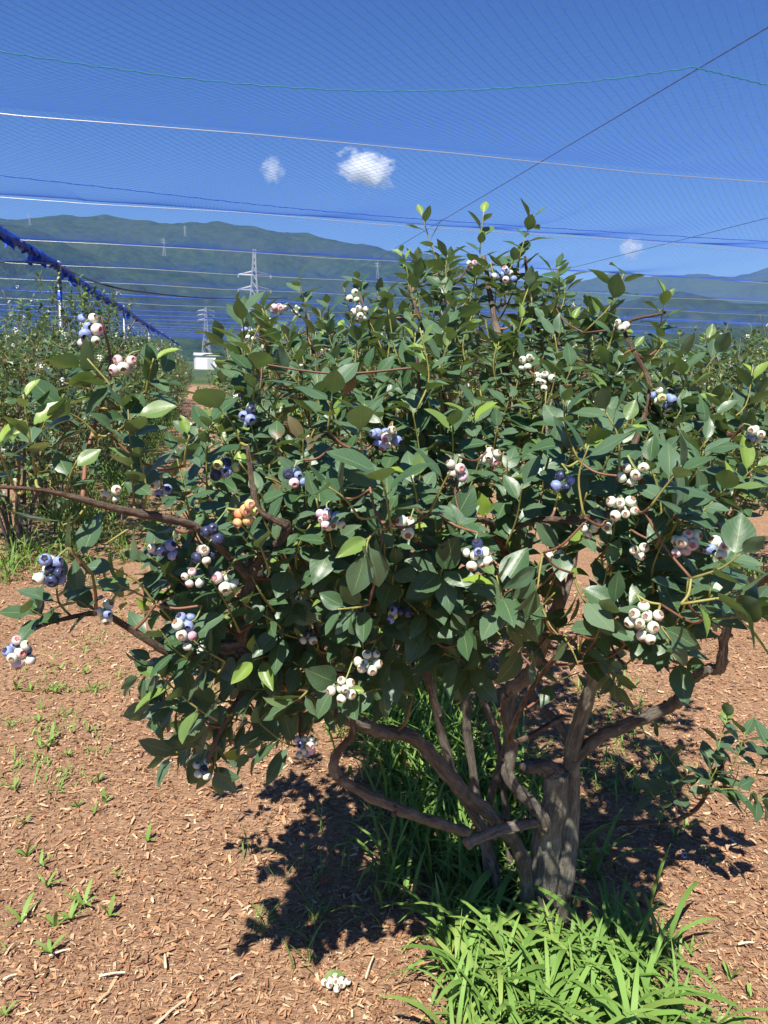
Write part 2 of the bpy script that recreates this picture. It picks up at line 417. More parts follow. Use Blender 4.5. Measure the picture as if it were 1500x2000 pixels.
# ------------------------------------------------------------------ net over the field
HN = 2.9
w1a, w1b = onz(0, 212, HN), onz(1500, 350, HN)
a_first = .5*(to_row(w1a)[0]+to_row(w1b)[0]); a_first = to_row(onz(500, 258, HN))[0]
w2 = to_row(onz(300, 401, HN))[0]; SP = w2-a_first
print('wire spacing', SP, 'first', a_first)
def line_obj(name, pts, r, mat, label, cat, group=None, sides=5):
    V, Fc = tube(pts, r, sides); return link(name, mesh_np(name, V, Fc, [mat]), None, label, cat, group)
NW = int((52-a_first)/SP)
BL, BR = -13.0, 15.0
for k in range(0, NW):
    a = a_first+k*SP; b = np.linspace(BL, BR, 22)
    bl_, br_ = (BL, BR)
    pts = np.array([rowxy(a + .05*math.sin(k*2.1)*(x/10), x, HN + .012*math.sin(x*1.7+k) - .02) for x in b])
    line_obj('cross_wire', pts, .0030 if k < 2 else .0028, M['wire'], ('bright wire crossing the open sky between the green rope and the clouds', 'bright wire crossing the sky just above the mountain ridge')[k] if k < 2 else 'pale metal wire stretched across the rows in front of the hills', 'wire', 'cross wires under the net' if k > 1 else None)
bA = to_row(onz(1500, 38, HN+.03))[1]*.5+to_row(onz(1060, 322, HN+.03))[1]*.5
bB = to_row(onz(1500, 425, HN+.03))[1]
bC = to_row(onz(108, 518, HN))[1]
print('long wires b', bA, bB, bC)
for b, lb in ((bA, 'thin grey wire running along the row over the big bush'), (bB, 'thin grey wire running along the right hand row')):
    line_obj('long_wire', np.array([rowxy(a, b, HN+.028) for a in np.linspace(-2, 52, 40)]), .0030, M['dwire'], lb, 'wire')

# net panel: diamond mesh of real cord, shared by every bay
CELL = .066
def net_panel(L, W, sag):
    nr = int(round(L/(CELL*.5))); ncol = int(round(W/CELL)); dl, dw = L/nr, W/ncol
    E0, E1 = [], []
    def pt(i, j, h):                       # row i, half-shifted
        x = (j+h)*dw; y = i*dl
        t = y/L; z = -sag*4*t*(1-t) + .010*math.sin(x*4.1+t*5)*math.sin(math.pi*t)
        return (x-W/2, y, z)
    for i in range(nr):
        s0, s1 = (i % 2)*.5, ((i+1) % 2)*.5
        for j in range(ncol):
            p = pt(i, j, s0)
            for q in ((pt(i+1, j, s1), pt(i+1, j-1, s1)) if s1 else (pt(i+1, j, s1), pt(i+1, j+1, s1))):
                E0.append(p); E1.append(q)
    E0, E1 = np.array(E0), np.array(E1); r = .00050
    T = E1-E0; T /= np.linalg.norm(T, axis=1)[:, None]
    X = np.cross(T, (0, 0, 1.0)); X /= np.linalg.norm(X, axis=1)[:, None]; Y = np.cross(X, T)
    n = len(E0); V = np.zeros((n, 6, 3))
    for k in range(3):
        an = 2*math.pi*k/3+.5; o = (X*math.cos(an)+Y*math.sin(an))*r
        V[:, k] = E0+o; V[:, 3+k] = E1+o
    base = np.arange(n)[:, None]*6
    Fq = np.concatenate([base+np.array([k, (k+1) % 3, 3+(k+1) % 3, 3+k]) for k in range(3)])
    return mesh_np('net_panel', V, Fq, [M['net']], False)
PW = 4.0
pan = net_panel(SP, PW, .085)
net = empty('bird_net', rowxy(0, 0, HN), 'fine blue bird net stretched overhead across the whole field', 'net')
base_rot = Matrix((( PD[0], RD[0], 0), (PD[1], RD[1], 0), (0, 0, 1))).to_4x4()
for k in range(-1, NW-1):
    a = a_first+k*SP; sagk = rng.uniform(.6, 1.7)
    for j in range(7):
        b = BL+PW*(j+.5)
        m = Matrix.Translation(Vector(rowxy(a, b, .004))) @ base_rot @ Matrix.Diagonal((1, 1, sagk, 1))
        link('net_panel', pan, net, mat=m)
# vertical end net and side nets
aE = a_first+(NW-1)*SP
for j in range(7):
    for q in range(2):
        b = BL+PW*(j+.5)
        m = Matrix.Translation(Vector(rowxy(aE, b, -2.5+q*1.25))) @ base_rot @ Matrix.Rotation(math.radians(90), 4, 'X') @ Matrix.Diagonal((1, 1.25/SP, .3, 1))
        link('net_panel', pan, net, mat=m)
for k in range(4, 12):
    for b in (BL, BR):
        for q in range(2):
            m = Matrix.Translation(Vector(rowxy(a_first+k*PW, b, -2.5+q*1.25))) @ base_rot @ Matrix.Rotation(math.radians(90), 4, 'Z') @ Matrix.Rotation(math.radians(90), 4, 'X') @ Matrix.Diagonal((1, 1.25/SP, .3, 1))
            link('net_panel', pan, net, mat=m)
# laced seam ropes
def seam(pix, r, mat, label, cat='rope', z=HN+.015, n=12):
    pts = smooth_path([onz(x, y, z) for x, y in pix], n)
    tw = np.array([(0, 0, .003*math.sin(i*2.2)) for i in range(len(pts))])
    return line_obj('lacing_rope', pts+tw, r, mat, label, cat, sides=6)
seam([(-150, 80), (0, 101), (220, 134), (450, 162), (700, 177), (950, 174), (1180, 156), (1352, 131)], .0026, M['rope'], 'green lacing rope sagging in a curve below the net')
seam([(1352, 131), (1420, 147), (1500, 167), (1600, 190)], .0026, M['rope'], 'short green lacing rope falling away from the thin wire')
seam([(-100, 332), (0, 343), (250, 371), (450, 394), (640, 413), (850, 430), (1100, 447), (1400, 466), (1700, 482)], .0032, M['net_roll'], 'dark blue gathered seam line sagging in the net', 'net seam')

# posts with rolled-up net along their heads
pa, pb = to_row(onz(108, 520, HN-.05)); PSP = SP*4
print('post row', pa, pb, PSP)
for k in range(6):
    a = pa+k*PSP*.93; base = rowxy(a, pb); lean = PD*.05
    lab = 'galvanised post with blue tape band and dark clamps under the net roll' if k == 0 else 'plain grey galvanised post under the blue net roll'
    e = empty('net_post', base, lab, 'post', None if k == 0 else 'plain posts carrying the net roll')
    V, Fc = tube([np.array((0, 0, -.25)), np.array((0, 0, 1.2))+lean*.5, np.array((0, 0, HN-.02))+lean], .026 if k else .031, 10)
    link('pipe', mesh_np('pipe', V, Fc, [M['pipe']]), e)
    V, Fc = tube([lean+np.array((0, 0, HN-.05)), lean+np.array((0, 0, HN+.03))], .036, 10); link('cap', mesh_np('cap', V, Fc, [M['pipe']]), e)
    if k == 0:
        for z, h in ((HN-.28, .014), (HN-.37, .014)):
            c = lean*z/HN
            V, Fc = tube([c+np.array((0, 0, z-h)), c+np.array((0, 0, z+h))], .041, 10); link('clamp', mesh_np('clamp', V, Fc, [M['dwire']]), e)
        V, Fc = tube([lean*.79+np.array((0, 0, HN-.60)), lean*.85+np.array((0, 0, HN-.42))], .0335, 10); link('tape_band', mesh_np('tape_band', V, Fc, [M['tape']]), e)
rr = np.random.default_rng(5); a_roll = to_row(onz(-70, 414, HN))[0]
aa = np.linspace(a_roll, pa+PSP*5.4, 620); mb = MB()
for s in range(3):                                       # three strands of gathered net, twisted together
    ph = s*2.1
    pts = np.array([rowxy(a, pb + .030*math.sin(a*5+ph), HN-.02-.05*abs(math.sin((a-pa)*math.pi/PSP))+.030*math.cos(a*5+ph)) for a in aa])
    rad = .030*(.7+.9*fbm(aa*6+s*17, aa*0+s, 3, 77+s))
    V, Fc = tube(pts, rad, 8, .35, True, s); mb.add(V, Fc)
roll = empty('net_roll', rowxy(pa, pb, HN), 'thick blue rolled up net hanging along the post heads', 'rolled net')
me = mb.mesh('twisted_net', [M['net_roll']]); me.transform(Matrix.Translation(-Vector(rowxy(pa, pb, HN)))); link('twisted_net', me, roll)
for k in range(46):                                      # loose folds that droop from the roll
    a = pa-3.2+k*.36+rr.uniform(-.1, .1)
    if k > 24: a = pa+5.4+(k-24)*1.0
    ln, dp = rr.uniform(.14, .42), rr.uniform(.05, .20)*(1.4 if k in (1, 2, 10) else 1)
    nu, nv = 9, 6; V = np.zeros((nv, nu, 3))
    for j in range(nv):
        for i in range(nu):
            u = i/(nu-1); v = j/(nv-1); dz = dp*v*math.sin(math.pi*u)**.7*(1+.25*math.sin(u*17+k))
            V[j, i] = rowxy(a+(u-.5)*ln*(1-.3*v), pb+.045*math.sin(u*9+k+v*3)*(.4+v), HN-.03-dz) - rowxy(pa, pb, HN)
    i2 = (np.arange(nv-1)[:, None]*nu+np.arange(nu-1)[None]).ravel()
    me = mesh_np('loose_fold', V, np.stack([i2, i2+1, i2+nu+1, i2+nu], -1), [M['net_roll']])
    link('loose_fold', me, roll)
cab0 = rowxy(pa, pb, HN-.02)
line_obj('black_cable', smooth_path([cab0, P(200, 555, 9.0), P(300, 573, 12), P(420, 583, 16), P(560, 583, 21)], 10), .011, M['black'], 'thin black cable drooping away from the taped post', 'cable')
line_obj('black_cable', smooth_path([cab0, P(60, 512, 6.6), P(-40, 511, 6.0), P(-120, 506, 5.5)], 8), .006, M['black'], 'short black cable from the taped post toward the left rows', 'cable')

# ------------------------------------------------------------------ pylons on the valley floor and the slopes
def pylon(px, ytop, ybot, D, label, arms=(.70, .82, .93), thin=1.0):
    r = ray(px, ytop); hl = math.hypot(r[0], r[1]); base = np.array((r[0]/hl*D, r[1]/hl*D, 0.0))
    top = EYE+D*r[2]/hl; rb = ray(px, ybot); zb = EYE+D*rb[2]/math.hypot(rb[0], rb[1]); H = top-zb
    e = empty('transmission_pylon', (base[0], base[1], zb), label, 'pylon')
    hw = lambda t: H*(.075*(1-t)**1.3+.010); th = H*.0045*thin
    V, mb = None, MB()
    for sx in (-1, 1):
        for sy in (-1, 1):
            pts = [np.array((sx*hw(t), sy*hw(t), H*t)) for t in np.linspace(0, 1, 8)]
            V, Fc = tube(pts, th*1.4, 4); link('leg', mesh_np('leg', V, Fc, [M['steel']], False), e)
    ts = [0, .16, .30, .42, .53, .62, .70, .77, .84, .90, .96]
    for t0, t1 in zip(ts, ts[1:]):
        for k in range(4):
            c0 = [(-1, -1), (1, -1), (1, 1), (-1, 1)][k]; c1 = [(1, -1), (1, 1), (-1, 1), (-1, -1)][k]
            for u, v in ((c0, c1), (c1, c0)):
                V, Fc = tube([np.array((u[0]*hw(t0), u[1]*hw(t0), H*t0)), np.array((v[0]*hw(t1), v[1]*hw(t1), H*t1))], th*.7, 3); mb.add(V, Fc)
    link('lattice', mb.mesh('lattice', [M['steel']], False), e)
    for t in arms:
        am = MB(); w = H*.16
        for s in (-1, 1):
            tip = np.array((s*w, 0, H*t))
            for sy in (-1, 1):
                for dz in (0, .035): V, Fc = tube([np.array((s*hw(t)*.5, sy*hw(t), H*(t+dz))), tip], th*.9, 3); am.add(V, Fc)
            V, Fc = tube([tip, tip-np.array((0, 0, H*.03))], th*1.6, 4); am.add(V, Fc)
        link('cross_arm', am.mesh('cross_arm', [M['steel']], False), e)
pylon(497, 487, 690, 640, 'tall steel lattice pylon standing before the wooded ridge', (.44, .62, .76))
pylon(402, 600, 700, 1100, 'shorter lattice pylon beside the taller one on the plain', (.75, .85, .93))
pylon(320, 465, 500, 2600, 'small pylon on the wooded slope above the tall pylon', (.75, .88), 1.3)
pylon(361, 440, 462, 3900, 'tiny pylon high on the ridge flank', (.75, .88), 1.5)
pylon(738, 511, 545, 2500, 'tiny pylon on the falling end of the ridge', (.75, .88), 1.2)
pylon(57, 417, 440, 4400, 'tiny pylon on the ridge crest behind the lower hill', (.75, .88), 1.5)
# white shed across the field
g = onz(404, 712); d_ = nrm((g[0], g[1], 0)); c = d_*150.0
e = empty('white_shed', c, 'long low white shed beyond the end of the bush rows', 'shed')
ax = np.array([[math.cos(.3), math.sin(.3), 0], [-math.sin(.3), math.cos(.3), 0], [0, 0, 1]])
V, Fc = boxv((0, 0, 1.25), (2.2, 2.5, 1.25), ax); link('wall', mesh_np('wall', V, Fc, [M['white_wall']], False), e)
Vr = np.array([(-2.4, -2.7, 2.5), (2.4, -2.7, 2.5), (2.4, 2.7, 2.5), (-2.4, 2.7, 2.5), (-2.4, 0, 3.0), (2.4, 0, 3.0)])@ax
link('roof', mesh_np('roof', Vr, [[0, 1, 5, 4], [2, 3, 4, 5], [0, 4, 3], [1, 2, 5], [0, 3, 2, 1]], [M['grey_roof']], False), e)
V, Fc = boxv(np.array((0.4, -2.52, 1.0))@ax, (.5, .02, 1.0), ax); link('door', mesh_np('door', V, Fc, [M['grey_roof']], False), e)
#@@PLANTS
# ================================================================== PLANTS
# ---- leaf shapes, shared by every leaf (unit length along +Y, face +Z)
def leaf_geo(ns, na, width, bend, fold, curl, twist, seed):
    r = np.random.default_rng(seed); V, UV, Fc = [], [], []
    ph = r.uniform(0, 6)
    ts = np.linspace(0, 1, ns)
    for t in ts:
        wd = width*(max(math.sin(math.pi*t**.88), 0)**.85)*(1-.25*t**3)
        y = .07+.93*t
        z0 = -bend*t*t
        for k in range(na):
            u = -1+2*k/(na-1); x = u*wd
            z = z0 + fold*abs(u)*wd - curl*u*u*wd + .018*math.sin(t*9+ph+u*2)*abs(u) + twist*u*wd*t
            V.append((x, y - .03*bend*t, z)); UV.append((.5+.5*u, t))
    for i in range(ns-1):
        for k in range(na-1):
            a = i*na+k
            if i == 0: Fc.append([a if k == 0 else 0, a+na, a+na+1][0:3] if False else [0, a+na+1, a+na])
            elif i == ns-2: Fc.append([a, a+1, (ns-1)*na])
            else: Fc.append([a, a+1, a+na+1, a+na])
    V, UV = np.array(V), np.array(UV)
    n0 = len(V); s = .016                                    # short stalk
    V = np.vstack([V, [(-s, -.03, 0), (s, -.03, 0), (0, -.03, -s), (-s, .10, 0), (s, .10, 0), (0, .10, -s)]])
    UV = np.vstack([UV, np.full((6, 2), (.5, .5))])
    Fc += [[n0, n0+1, n0+4, n0+3], [n0+1, n0+2, n0+5, n0+4], [n0+2, n0, n0+3, n0+5]]
    return V, UV, Fc
def to_quads(Fc): return np.array([f if len(f) == 4 else f+[f[-1]] for f in Fc])
def make_leaves(nvar, ns, na, seed):
    r = np.random.default_rng(seed); out = []
    for i in range(nvar):
        V, UV, Fc = leaf_geo(ns, na, r.uniform(.23, .31), r.uniform(-.05, .34), r.uniform(.02, .42), r.uniform(0, .25), r.uniform(-.25, .25), seed*50+i)
        out.append((V, UV, Fc, float(r.uniform(0, 1)), 0.0))
    for i in range(4):                                       # young yellow-green leaves
        V, UV, Fc = leaf_geo(ns, na, r.uniform(.22, .28), r.uniform(-.1, .15), r.uniform(.2, .6), 0, r.uniform(-.2, .2), seed*50+90+i)
        out.append((V, UV, Fc, .6, .35+.2*i))
    return out
NV = 18
LEAF = make_leaves(NV, 8, 5, 1); LEAF_LO = make_leaves(NV, 4, 3, 2)
LEAFME = []
for V, UV, Fc, a, g in LEAF:
    LEAFME.append(mesh_np('leaf', V, Fc, [M['leaf']], True, {'lrnd': ('FLOAT', np.full(len(V), a)), 'age': ('FLOAT', np.full(len(V), g))}, UV))
def join_leaves(name, items, lib, mat):                      # items: (variant, 4x4)
    Vs, Us, A, G, Fs, n = [], [], [], [], [], 0
    r = np.random.default_rng(len(items))
    for vi, m in items:
        V, UV, Fc, a, g = lib[vi]
        Vs.append(V@m[:3, :3].T+m[:3, 3]); Us.append(UV); k = len(V)
        A.append(np.full(k, np.clip(a+r.uniform(-.3, .3), 0, 1))); G.append(np.full(k, g)); Fs += [[x+n for x in f] for f in Fc]; n += k
    return mesh_np(name, np.vstack(Vs), Fs, [mat], True, {'lrnd': ('FLOAT', np.concatenate(A)), 'age': ('FLOAT', np.concatenate(G))}, np.vstack(Us))

UP = np.array((0, 0, 1.0))
def leaf_matrix(base, d, n, L, wf=1.0):
    d = nrm(d); n = nrm(n-d*(n@d)); x = np.cross(d, n)
    m = np.eye(4); m[:3, 0] = x*L*wf; m[:3, 1] = d*L; m[:3, 2] = n*L; m[:3, 3] = base; return m
def shoot_leaves(items, path, n, L, r, young=0.0, droop=.25, start=.15, spread=1.0, keep=None):
    path = np.asarray(path); k = len(path); ang = r.uniform(0, 6.28)
    for i in range(n):
        t = start+(1-start)*(i+.5)/n; f = t*(k-1); a = int(min(f, k-2)); f -= a
        p = path[a]*(1-f)+path[a+1]*f; s = nrm(path[a+1]-path[a])
        x = nrm(np.cross(s, (.3, .9, .2))); y = np.cross(s, x); ang += 2.4+r.uniform(-.35, .35)
        rad = x*math.cos(ang)+y*math.sin(ang)
        th = math.radians((72-34*t+r.uniform(-13, 13))*spread)
        d = s*math.cos(th)+rad*math.sin(th); d[2] -= droop*r.uniform(.3, 1.3)*(1-.5*t)
        nn = s*math.sin(th)-rad*math.cos(th) + UP*.60 + SUN*.22 + r.normal(0, .28, 3)
        Lf = L*r.uniform(.72, 1.18)*(1-.35*max(0, t-.7)/.3*(1 if young else .5))*(.75 if i == 0 else 1)
        vi = int(r.integers(0, NV))
        if young and t > 1-young: vi = NV+int(r.integers(0, 4))
        elif r.random() < .035: vi = NV+int(r.integers(0, 2))
        m = leaf_matrix(p+nrm(d)*.004, d, nn, Lf, r.uniform(.88, 1.12))
        if keep is None or keep(m): items.append((vi, m))
    return items

BARKC, TWIGC, GREENC, OLDC = (.32, .275, .22), (.20, .088, .045), (.36, .34, .085), (.105, .085, .070)
def twig_color(r):                                           # by thickness: yellow-green shoot, red-brown twig, grey-brown wood
    r = np.asarray(r)[:, None]
    c = np.where(r < .0024, np.array(GREENC), np.where(r < .0048, np.array(TWIGC), np.array(BARKC)*.7)); return c
def add_tube(mb, path, rad, sides, wob=0.0, col=None, seed=0):
    V, Fc = tube(path, rad, sides, wob, True, seed); rad = np.broadcast_to(rad, (len(path),))
    c = twig_color(np.repeat(rad, sides)) if col is None else np.broadcast_to(np.asarray(col, float), (len(path)*sides, 3))
    mb.add(V, Fc, np.vstack([c, c[:1], c[-1:]]))

# ---- berries
def berry_geo():
    prof = [(0, -.84), (.30, -.81), (.58, -.70), (.82, -.48), (.96, -.20), (1, .06), (.95, .33), (.82, .57), (.62, .74), (.46, .80)]
    crown = [(.43, .86), (.47, .97), (.40, .95), (.30, .80), (.14, .74)]
    ns = 15; V, Fc, mi = [], [], []
    for i, (r, z) in enumerate(prof+crown):
        for k in range(ns):
            a = 2*math.pi*k/ns; lob = .5+.5*math.cos(5*a)
            rr, zz = r, z
            if i == len(prof)+1: rr, zz = r*(.86+.34*lob), z-.09*(1-lob)
            if i == len(prof)+2: rr, zz = r*(.88+.30*lob), z-.09*(1-lob)
            V.append((rr*math.cos(a), rr*math.sin(a), zz))
    n = len(prof)+len(crown)
    for i in range(n-1):
        for k in range(ns):
            Fc.append([i*ns+k, i*ns+(k+1) % ns, (i+1)*ns+(k+1) % ns, (i+1)*ns+k]); mi.append(0 if i < len(prof)-1 else 1)
    V.append((0, 0, .72)); c = len(V)-1
    for k in range(ns): Fc.append([(n-1)*ns+k, (n-1)*ns+(k+1) % ns, c]); mi.append(1)
    return np.array(V), Fc, mi
BV, BF, BM = berry_geo()
BERRY = {}
for k, cal in (('blue', 'calyx_dark'), ('navy', 'calyx_dark'), ('white', 'calyx_brown'), ('pink', 'calyx_pink'), ('red', 'calyx_pink'), ('green', 'calyx_brown')):
    BERRY[k] = mesh_np('berry', BV, BF, [M[k], M[cal]], True, None, None, BM)
STALK = {'white': (.30, .38, .12), 'blue': (.26, .16, .07)}
def berry_spots(n, r, rs, sx, sz):
    pts = r.normal(0, 1, (n, 3))*np.array((sx, sx*.7, sz))*.5
    rad = rs*r.uniform(.78, 1.12, n)
    for it in range(60):
        for i in range(n):
            for j in range(i):
                d = pts[i]-pts[j]; L = np.linalg.norm(d)+1e-9; o = (rad[i]+rad[j])*.97-L
                if o > 0: pts[i] += d/L*o*.5; pts[j] -= d/L*o*.5
        pts *= .992
    return pts, rad
def berry_cluster(parent, c, n, kinds, r, rs=.0098, tall=1.0, anchor=None, toward=None, name='berry_cluster', **kw):
    S = rs*1.1*max(1.6, n**.45)
    pts, rad = berry_spots(n, r, rs, S/max(1, tall**.5), S*tall)
    stem = c + np.array((0, 0, S*.7*tall)) if anchor is None else anchor
    mb = MB()
    top = c+np.array((0, 0, S*.35*tall))
    add_tube(mb, smooth_path([stem, (stem+top)/2+r.normal(0, .004, 3), top, c], 4), .0013, 5, col=STALK['white'])
    o = link(name, None if parent is None else bpy.data.meshes.new('fruit_stalk'), parent, **kw)
    for i in range(n):
        p = c+pts[i]; out = nrm(pts[i]+np.array((0, 0, -.004)) + (toward*.012 if toward is not None else 0) + r.normal(0, .005, 3))
        k = kinds[int(r.integers(0, len(kinds)))] if i >= len(kinds) else kinds[i]
        add_tube(mb, [top, (top+p)/2, p-out*rad[i]*.8], .0008, 4, col=STALK['white'])
        q = Vector(out).to_track_quat('Z', 'Y').to_matrix().to_4x4() @ Matrix.Rotation(r.uniform(0, 6.28), 4, 'Z')
        el = rad[i]*(1.0 if k != 'white' else r.uniform(.88, 1.0))
        link('berry', BERRY[k], o, mat=Matrix.Translation(Vector(p)) @ q @ Matrix.Diagonal((el, el, el*r.uniform(.88, 1.05), 1)))
    if parent is None: link('fruit_stalk', mb.mesh('fruit_stalk', [M['twig']]), o)
    else: o.data = mb.mesh('fruit_stalk', [M['twig']])
    return o

# ================================================================== the big bush in front
B0 = onz(1060, 1800); B0[2] = 0.0
bush = empty('blueberry_bush', (0, 0, 0), 'big blueberry bush with gnarled forked grey trunk rising from bright green grass', 'bush')
rb = np.random.default_rng(21)
ctrl = np.array([(840, 430, 2.05), (600, 600, 2.0), (1040, 430, 2.05), (1220, 560, 1.72), (480, 690, 1.5), (820, 720, 1.5), (700, 900, 1.15), (740, 980, 1.05), (1180, 900, 1.15),
    (1300, 960, 1.1), (1450, 1150, 1.08), (200, 700, 1.15), (40, 850, 1.05), (100, 1115, 1.1), (30, 1275, 1.15), (365, 1230, 1.2), (400, 1480, 1.42), (600, 1450, 1.48), (700, 1320, 1.32),
    (1260, 1210, 1.18), (930, 1085, 1.15), (440, 1000, 1.15), (1300, 620, 1.72), (1290, 775, 1.58), (990, 535, 2.0), (1020, 700, 1.75), (1050, 1300, 1.55), (640, 740, 1.55), (1450, 760, 1.6)])
def fd(px, py):                                              # depth of the crown's near face
    w = 1/(np.hypot(ctrl[:, 0]-px, ctrl[:, 1]-py)+25)**3; return float((w*ctrl[:, 2]).sum()/w.sum())
STEMS = [ # (pixel x, pixel y, depth, radius) ; each is one stem or branch of the bush
 ('trunk', [(1040, 1840, 2.13, .046), (1058, 1720, 2.11, .040), (1066, 1625, 2.08, .036), (1082, 1560, 2.06, .032), (1086, 1508, 2.03, .032)]),
 ('trunk', [(1082, 1820, 2.15, .030), (1100, 1690, 2.13, .030), (1108, 1640, 2.12, .027), (1115, 1540, 2.08, .023), (1119, 1462, 2.03, .021), (1145, 1375, 1.97, .018), (1165, 1300, 1.88, .014), (1190, 1200, 1.70, .010), (1200, 1080, 1.50, .007)]),
 ('branch', [(1110, 1510, 2.06, .017), (1130, 1478, 2.03, .017), (1179, 1436, 1.98, .0155), (1266, 1401, 1.90, .014), (1322, 1371, 1.84, .0145), (1348, 1332, 1.80, .012), (1379, 1310, 1.76, .0115), (1407, 1303, 1.72, .012), (1414, 1245, 1.66, .0095), (1435, 1193, 1.6, .009), (1470, 1154, 1.52, .008), (1530, 1090, 1.42, .006)]),
 ('branch', [(1086, 1512, 2.03, .023), (1060, 1496, 2.0, .019), (1020, 1500, 1.97, .016)]),
 ('stem', [(1060, 1625, 2.06, .020), (1062, 1603, 2.0, .017), (1032, 1562, 1.97, .0155), (994, 1516, 1.95, .015), (1000, 1453, 1.93, .014), (986, 1370, 1.90, .013), (1000, 1345, 1.88, .014), (1036, 1318, 1.84, .016), (1066, 1240, 1.80, .016), (1090, 1180, 1.76, .014), (1085, 1080, 1.75, .011), (1050, 960, 1.80, .010), (1005, 800, 1.90, .009), (965, 620, 2.0, .007), (945, 500, 2.05, .005)]),
 ('cut_stub', [(1068, 1604, 2.03, .013), (1030, 1608, 1.96, .0125), (971, 1623, 1.90, .013), (925, 1640, 1.86, .0135), (910, 1650, 1.85, .0135)]),
 ('branch', [(1030, 1800, 2.11, .020), (1022, 1680, 2.03, .019), (976, 1609, 1.98, .0175), (915, 1553, 1.92, .017), (850, 1482, 1.86, .0165), (807, 1440, 1.82, .016), (750, 1430, 1.76, .0155), (683, 1407, 1.69, .0145), (623, 1383, 1.62, .014), (560, 1347, 1.53, .0125), (510, 1293, 1.43, .0125), (470, 1265, 1.37, .0135), (415, 1268, 1.33, .009), (350, 1281, 1.29, .0075), (280, 1245, 1.24, .0055), (205, 1200, 1.20, .0045), (140, 1205, 1.18, .0035), (70, 1225, 1.15, .0025)]),
 ('branch', [(470, 1265, 1.37, .011), (482, 1200, 1.33, .0095), (488, 1128, 1.29, .0105), (510, 1090, 1.27, .0075), (548, 1055, 1.24, .007), (560, 1028, 1.22, .0075), (535, 1015, 1.20, .0055), (500, 985, 1.18, .0045), (483, 870, 1.17, .003)]),
 ('branch', [(488, 1128, 1.29, .009), (455, 1095, 1.25, .0068), (420, 1060, 1.21, .006), (375, 1026, 1.18, .0062), (300, 1008, 1.145, .0068), (235, 995, 1.12, .0055), (178, 980, 1.10, .005), (120, 965, 1.08, .0038), (60, 955, 1.055, .0028), (-40, 950, 1.01, .0024)]),
 ('branch', [(915, 1624, 1.86, .0125), (833, 1600, 1.80, .012), (750, 1567, 1.74, .0125), (683, 1533, 1.69, .011), (653, 1505, 1.66, .0115), (662, 1467, 1.64, .0085), (690, 1433, 1.62, .0075), (682, 1383, 1.58, .006), (640, 1300, 1.50, .005), (610, 1200, 1.42, .004)]),
 ('stem', [(985, 1790, 2.14, .012), (952, 1640, 2.12, .012), (905, 1560, 2.10, .0115), (868, 1455, 2.06, .011), (850, 1380, 2.0, .0105), (815, 1250, 1.85, .009), (770, 1080, 1.65, .0075), (745, 960, 1.45, .005), (715, 880, 1.25, .0035)]),
 ('stem', [(965, 1770, 2.18, .012), (938, 1600, 2.17, .0125), (915, 1450, 2.14, .0125), (905, 1330, 2.08, .011), (880, 1180, 1.96, .009), (850, 1000, 1.78, .007), (825, 820, 1.58, .0045), (815, 700, 1.48, .003)]),
 ('stem', [(955, 1740, 2.24, .010), (958, 1561, 2.20, .010), (993, 1427, 2.15, .009), (1010, 1250, 2.10, .008), (930, 1020, 2.0, .007), (860, 760, 2.0, .005), (800, 560, 2.05, .0035)]),
 ('stem', [(1000, 1750, 2.22, .010), (985, 1560, 2.24, .009), (950, 1380, 2.22, .009), (800, 1150, 2.10, .0075), (690, 920, 2.0, .006), (610, 680, 2.02, .004)]),
 ('branch', [(1066, 1240, 1.80, .009), (1010, 1130, 1.62, .008), (975, 1060, 1.48, .007), (955, 1020, 1.40, .0055), (900, 1012, 1.30, .004), (850, 1000, 1.22, .0032)]),
 ('branch', [(975, 1050, 1.47, .0058), (1040, 1018, 1.38, .0052), (1120, 1014, 1.30, .0048), (1190, 1000, 1.24, .0038), (1240, 985, 1.20, .003)]),
 ('branch', [(1190, 1200, 1.70, .008), (1265, 1070, 1.50, .0075), (1275, 1010, 1.40, .0065), (1262, 960, 1.30, .005), (1250, 930, 1.22, .003)]),
 ('branch', [(1200, 1080, 1.50, .006), (1230, 900, 1.58, .006), (1270, 760, 1.66, .005), (1220, 640, 1.72, .004), (1300, 610, 1.72, .003)]),
 ('branch', [(1262, 790, 1.65, .005), (1330, 830, 1.68, .0045), (1400, 850, 1.74, .004), (1480, 840, 1.76, .003)]),
 ('branch', [(510, 1293, 1.43, .007), (470, 1360, 1.43, .0055), (430, 1430, 1.42, .0045), (405, 1490, 1.42, .003)]),
 ('branch', [(1119, 1462, 2.03, .012), (1090, 1410, 2.10, .012), (1040, 1330, 2.20, .011), (1120, 1100, 2.25, .009), (1100, 850, 2.25, .007), (1040, 600, 2.10, .005), (1025, 500, 2.05, .0035)]),
 ('branch', [(1100, 1400, 1.95, .008), (1000, 1450, 1.80, .0065), (1030, 1360, 1.62, .0055), (1080, 1290, 1.48, .0045), (1130, 1240, 1.38, .0035)]),
 ('ground_branch', [(1110, 1622, 2.40, .008), (1180, 1608, 2.40, .0075), (1300, 1606, 2.36, .0068), (1345, 1590, 2.30, .0065), (1372, 1566, 2.24, .006), (1390, 1530, 2.18, .0045), (1420, 1480, 2.12, .0035)]),
]
nodes, nrad = [], []
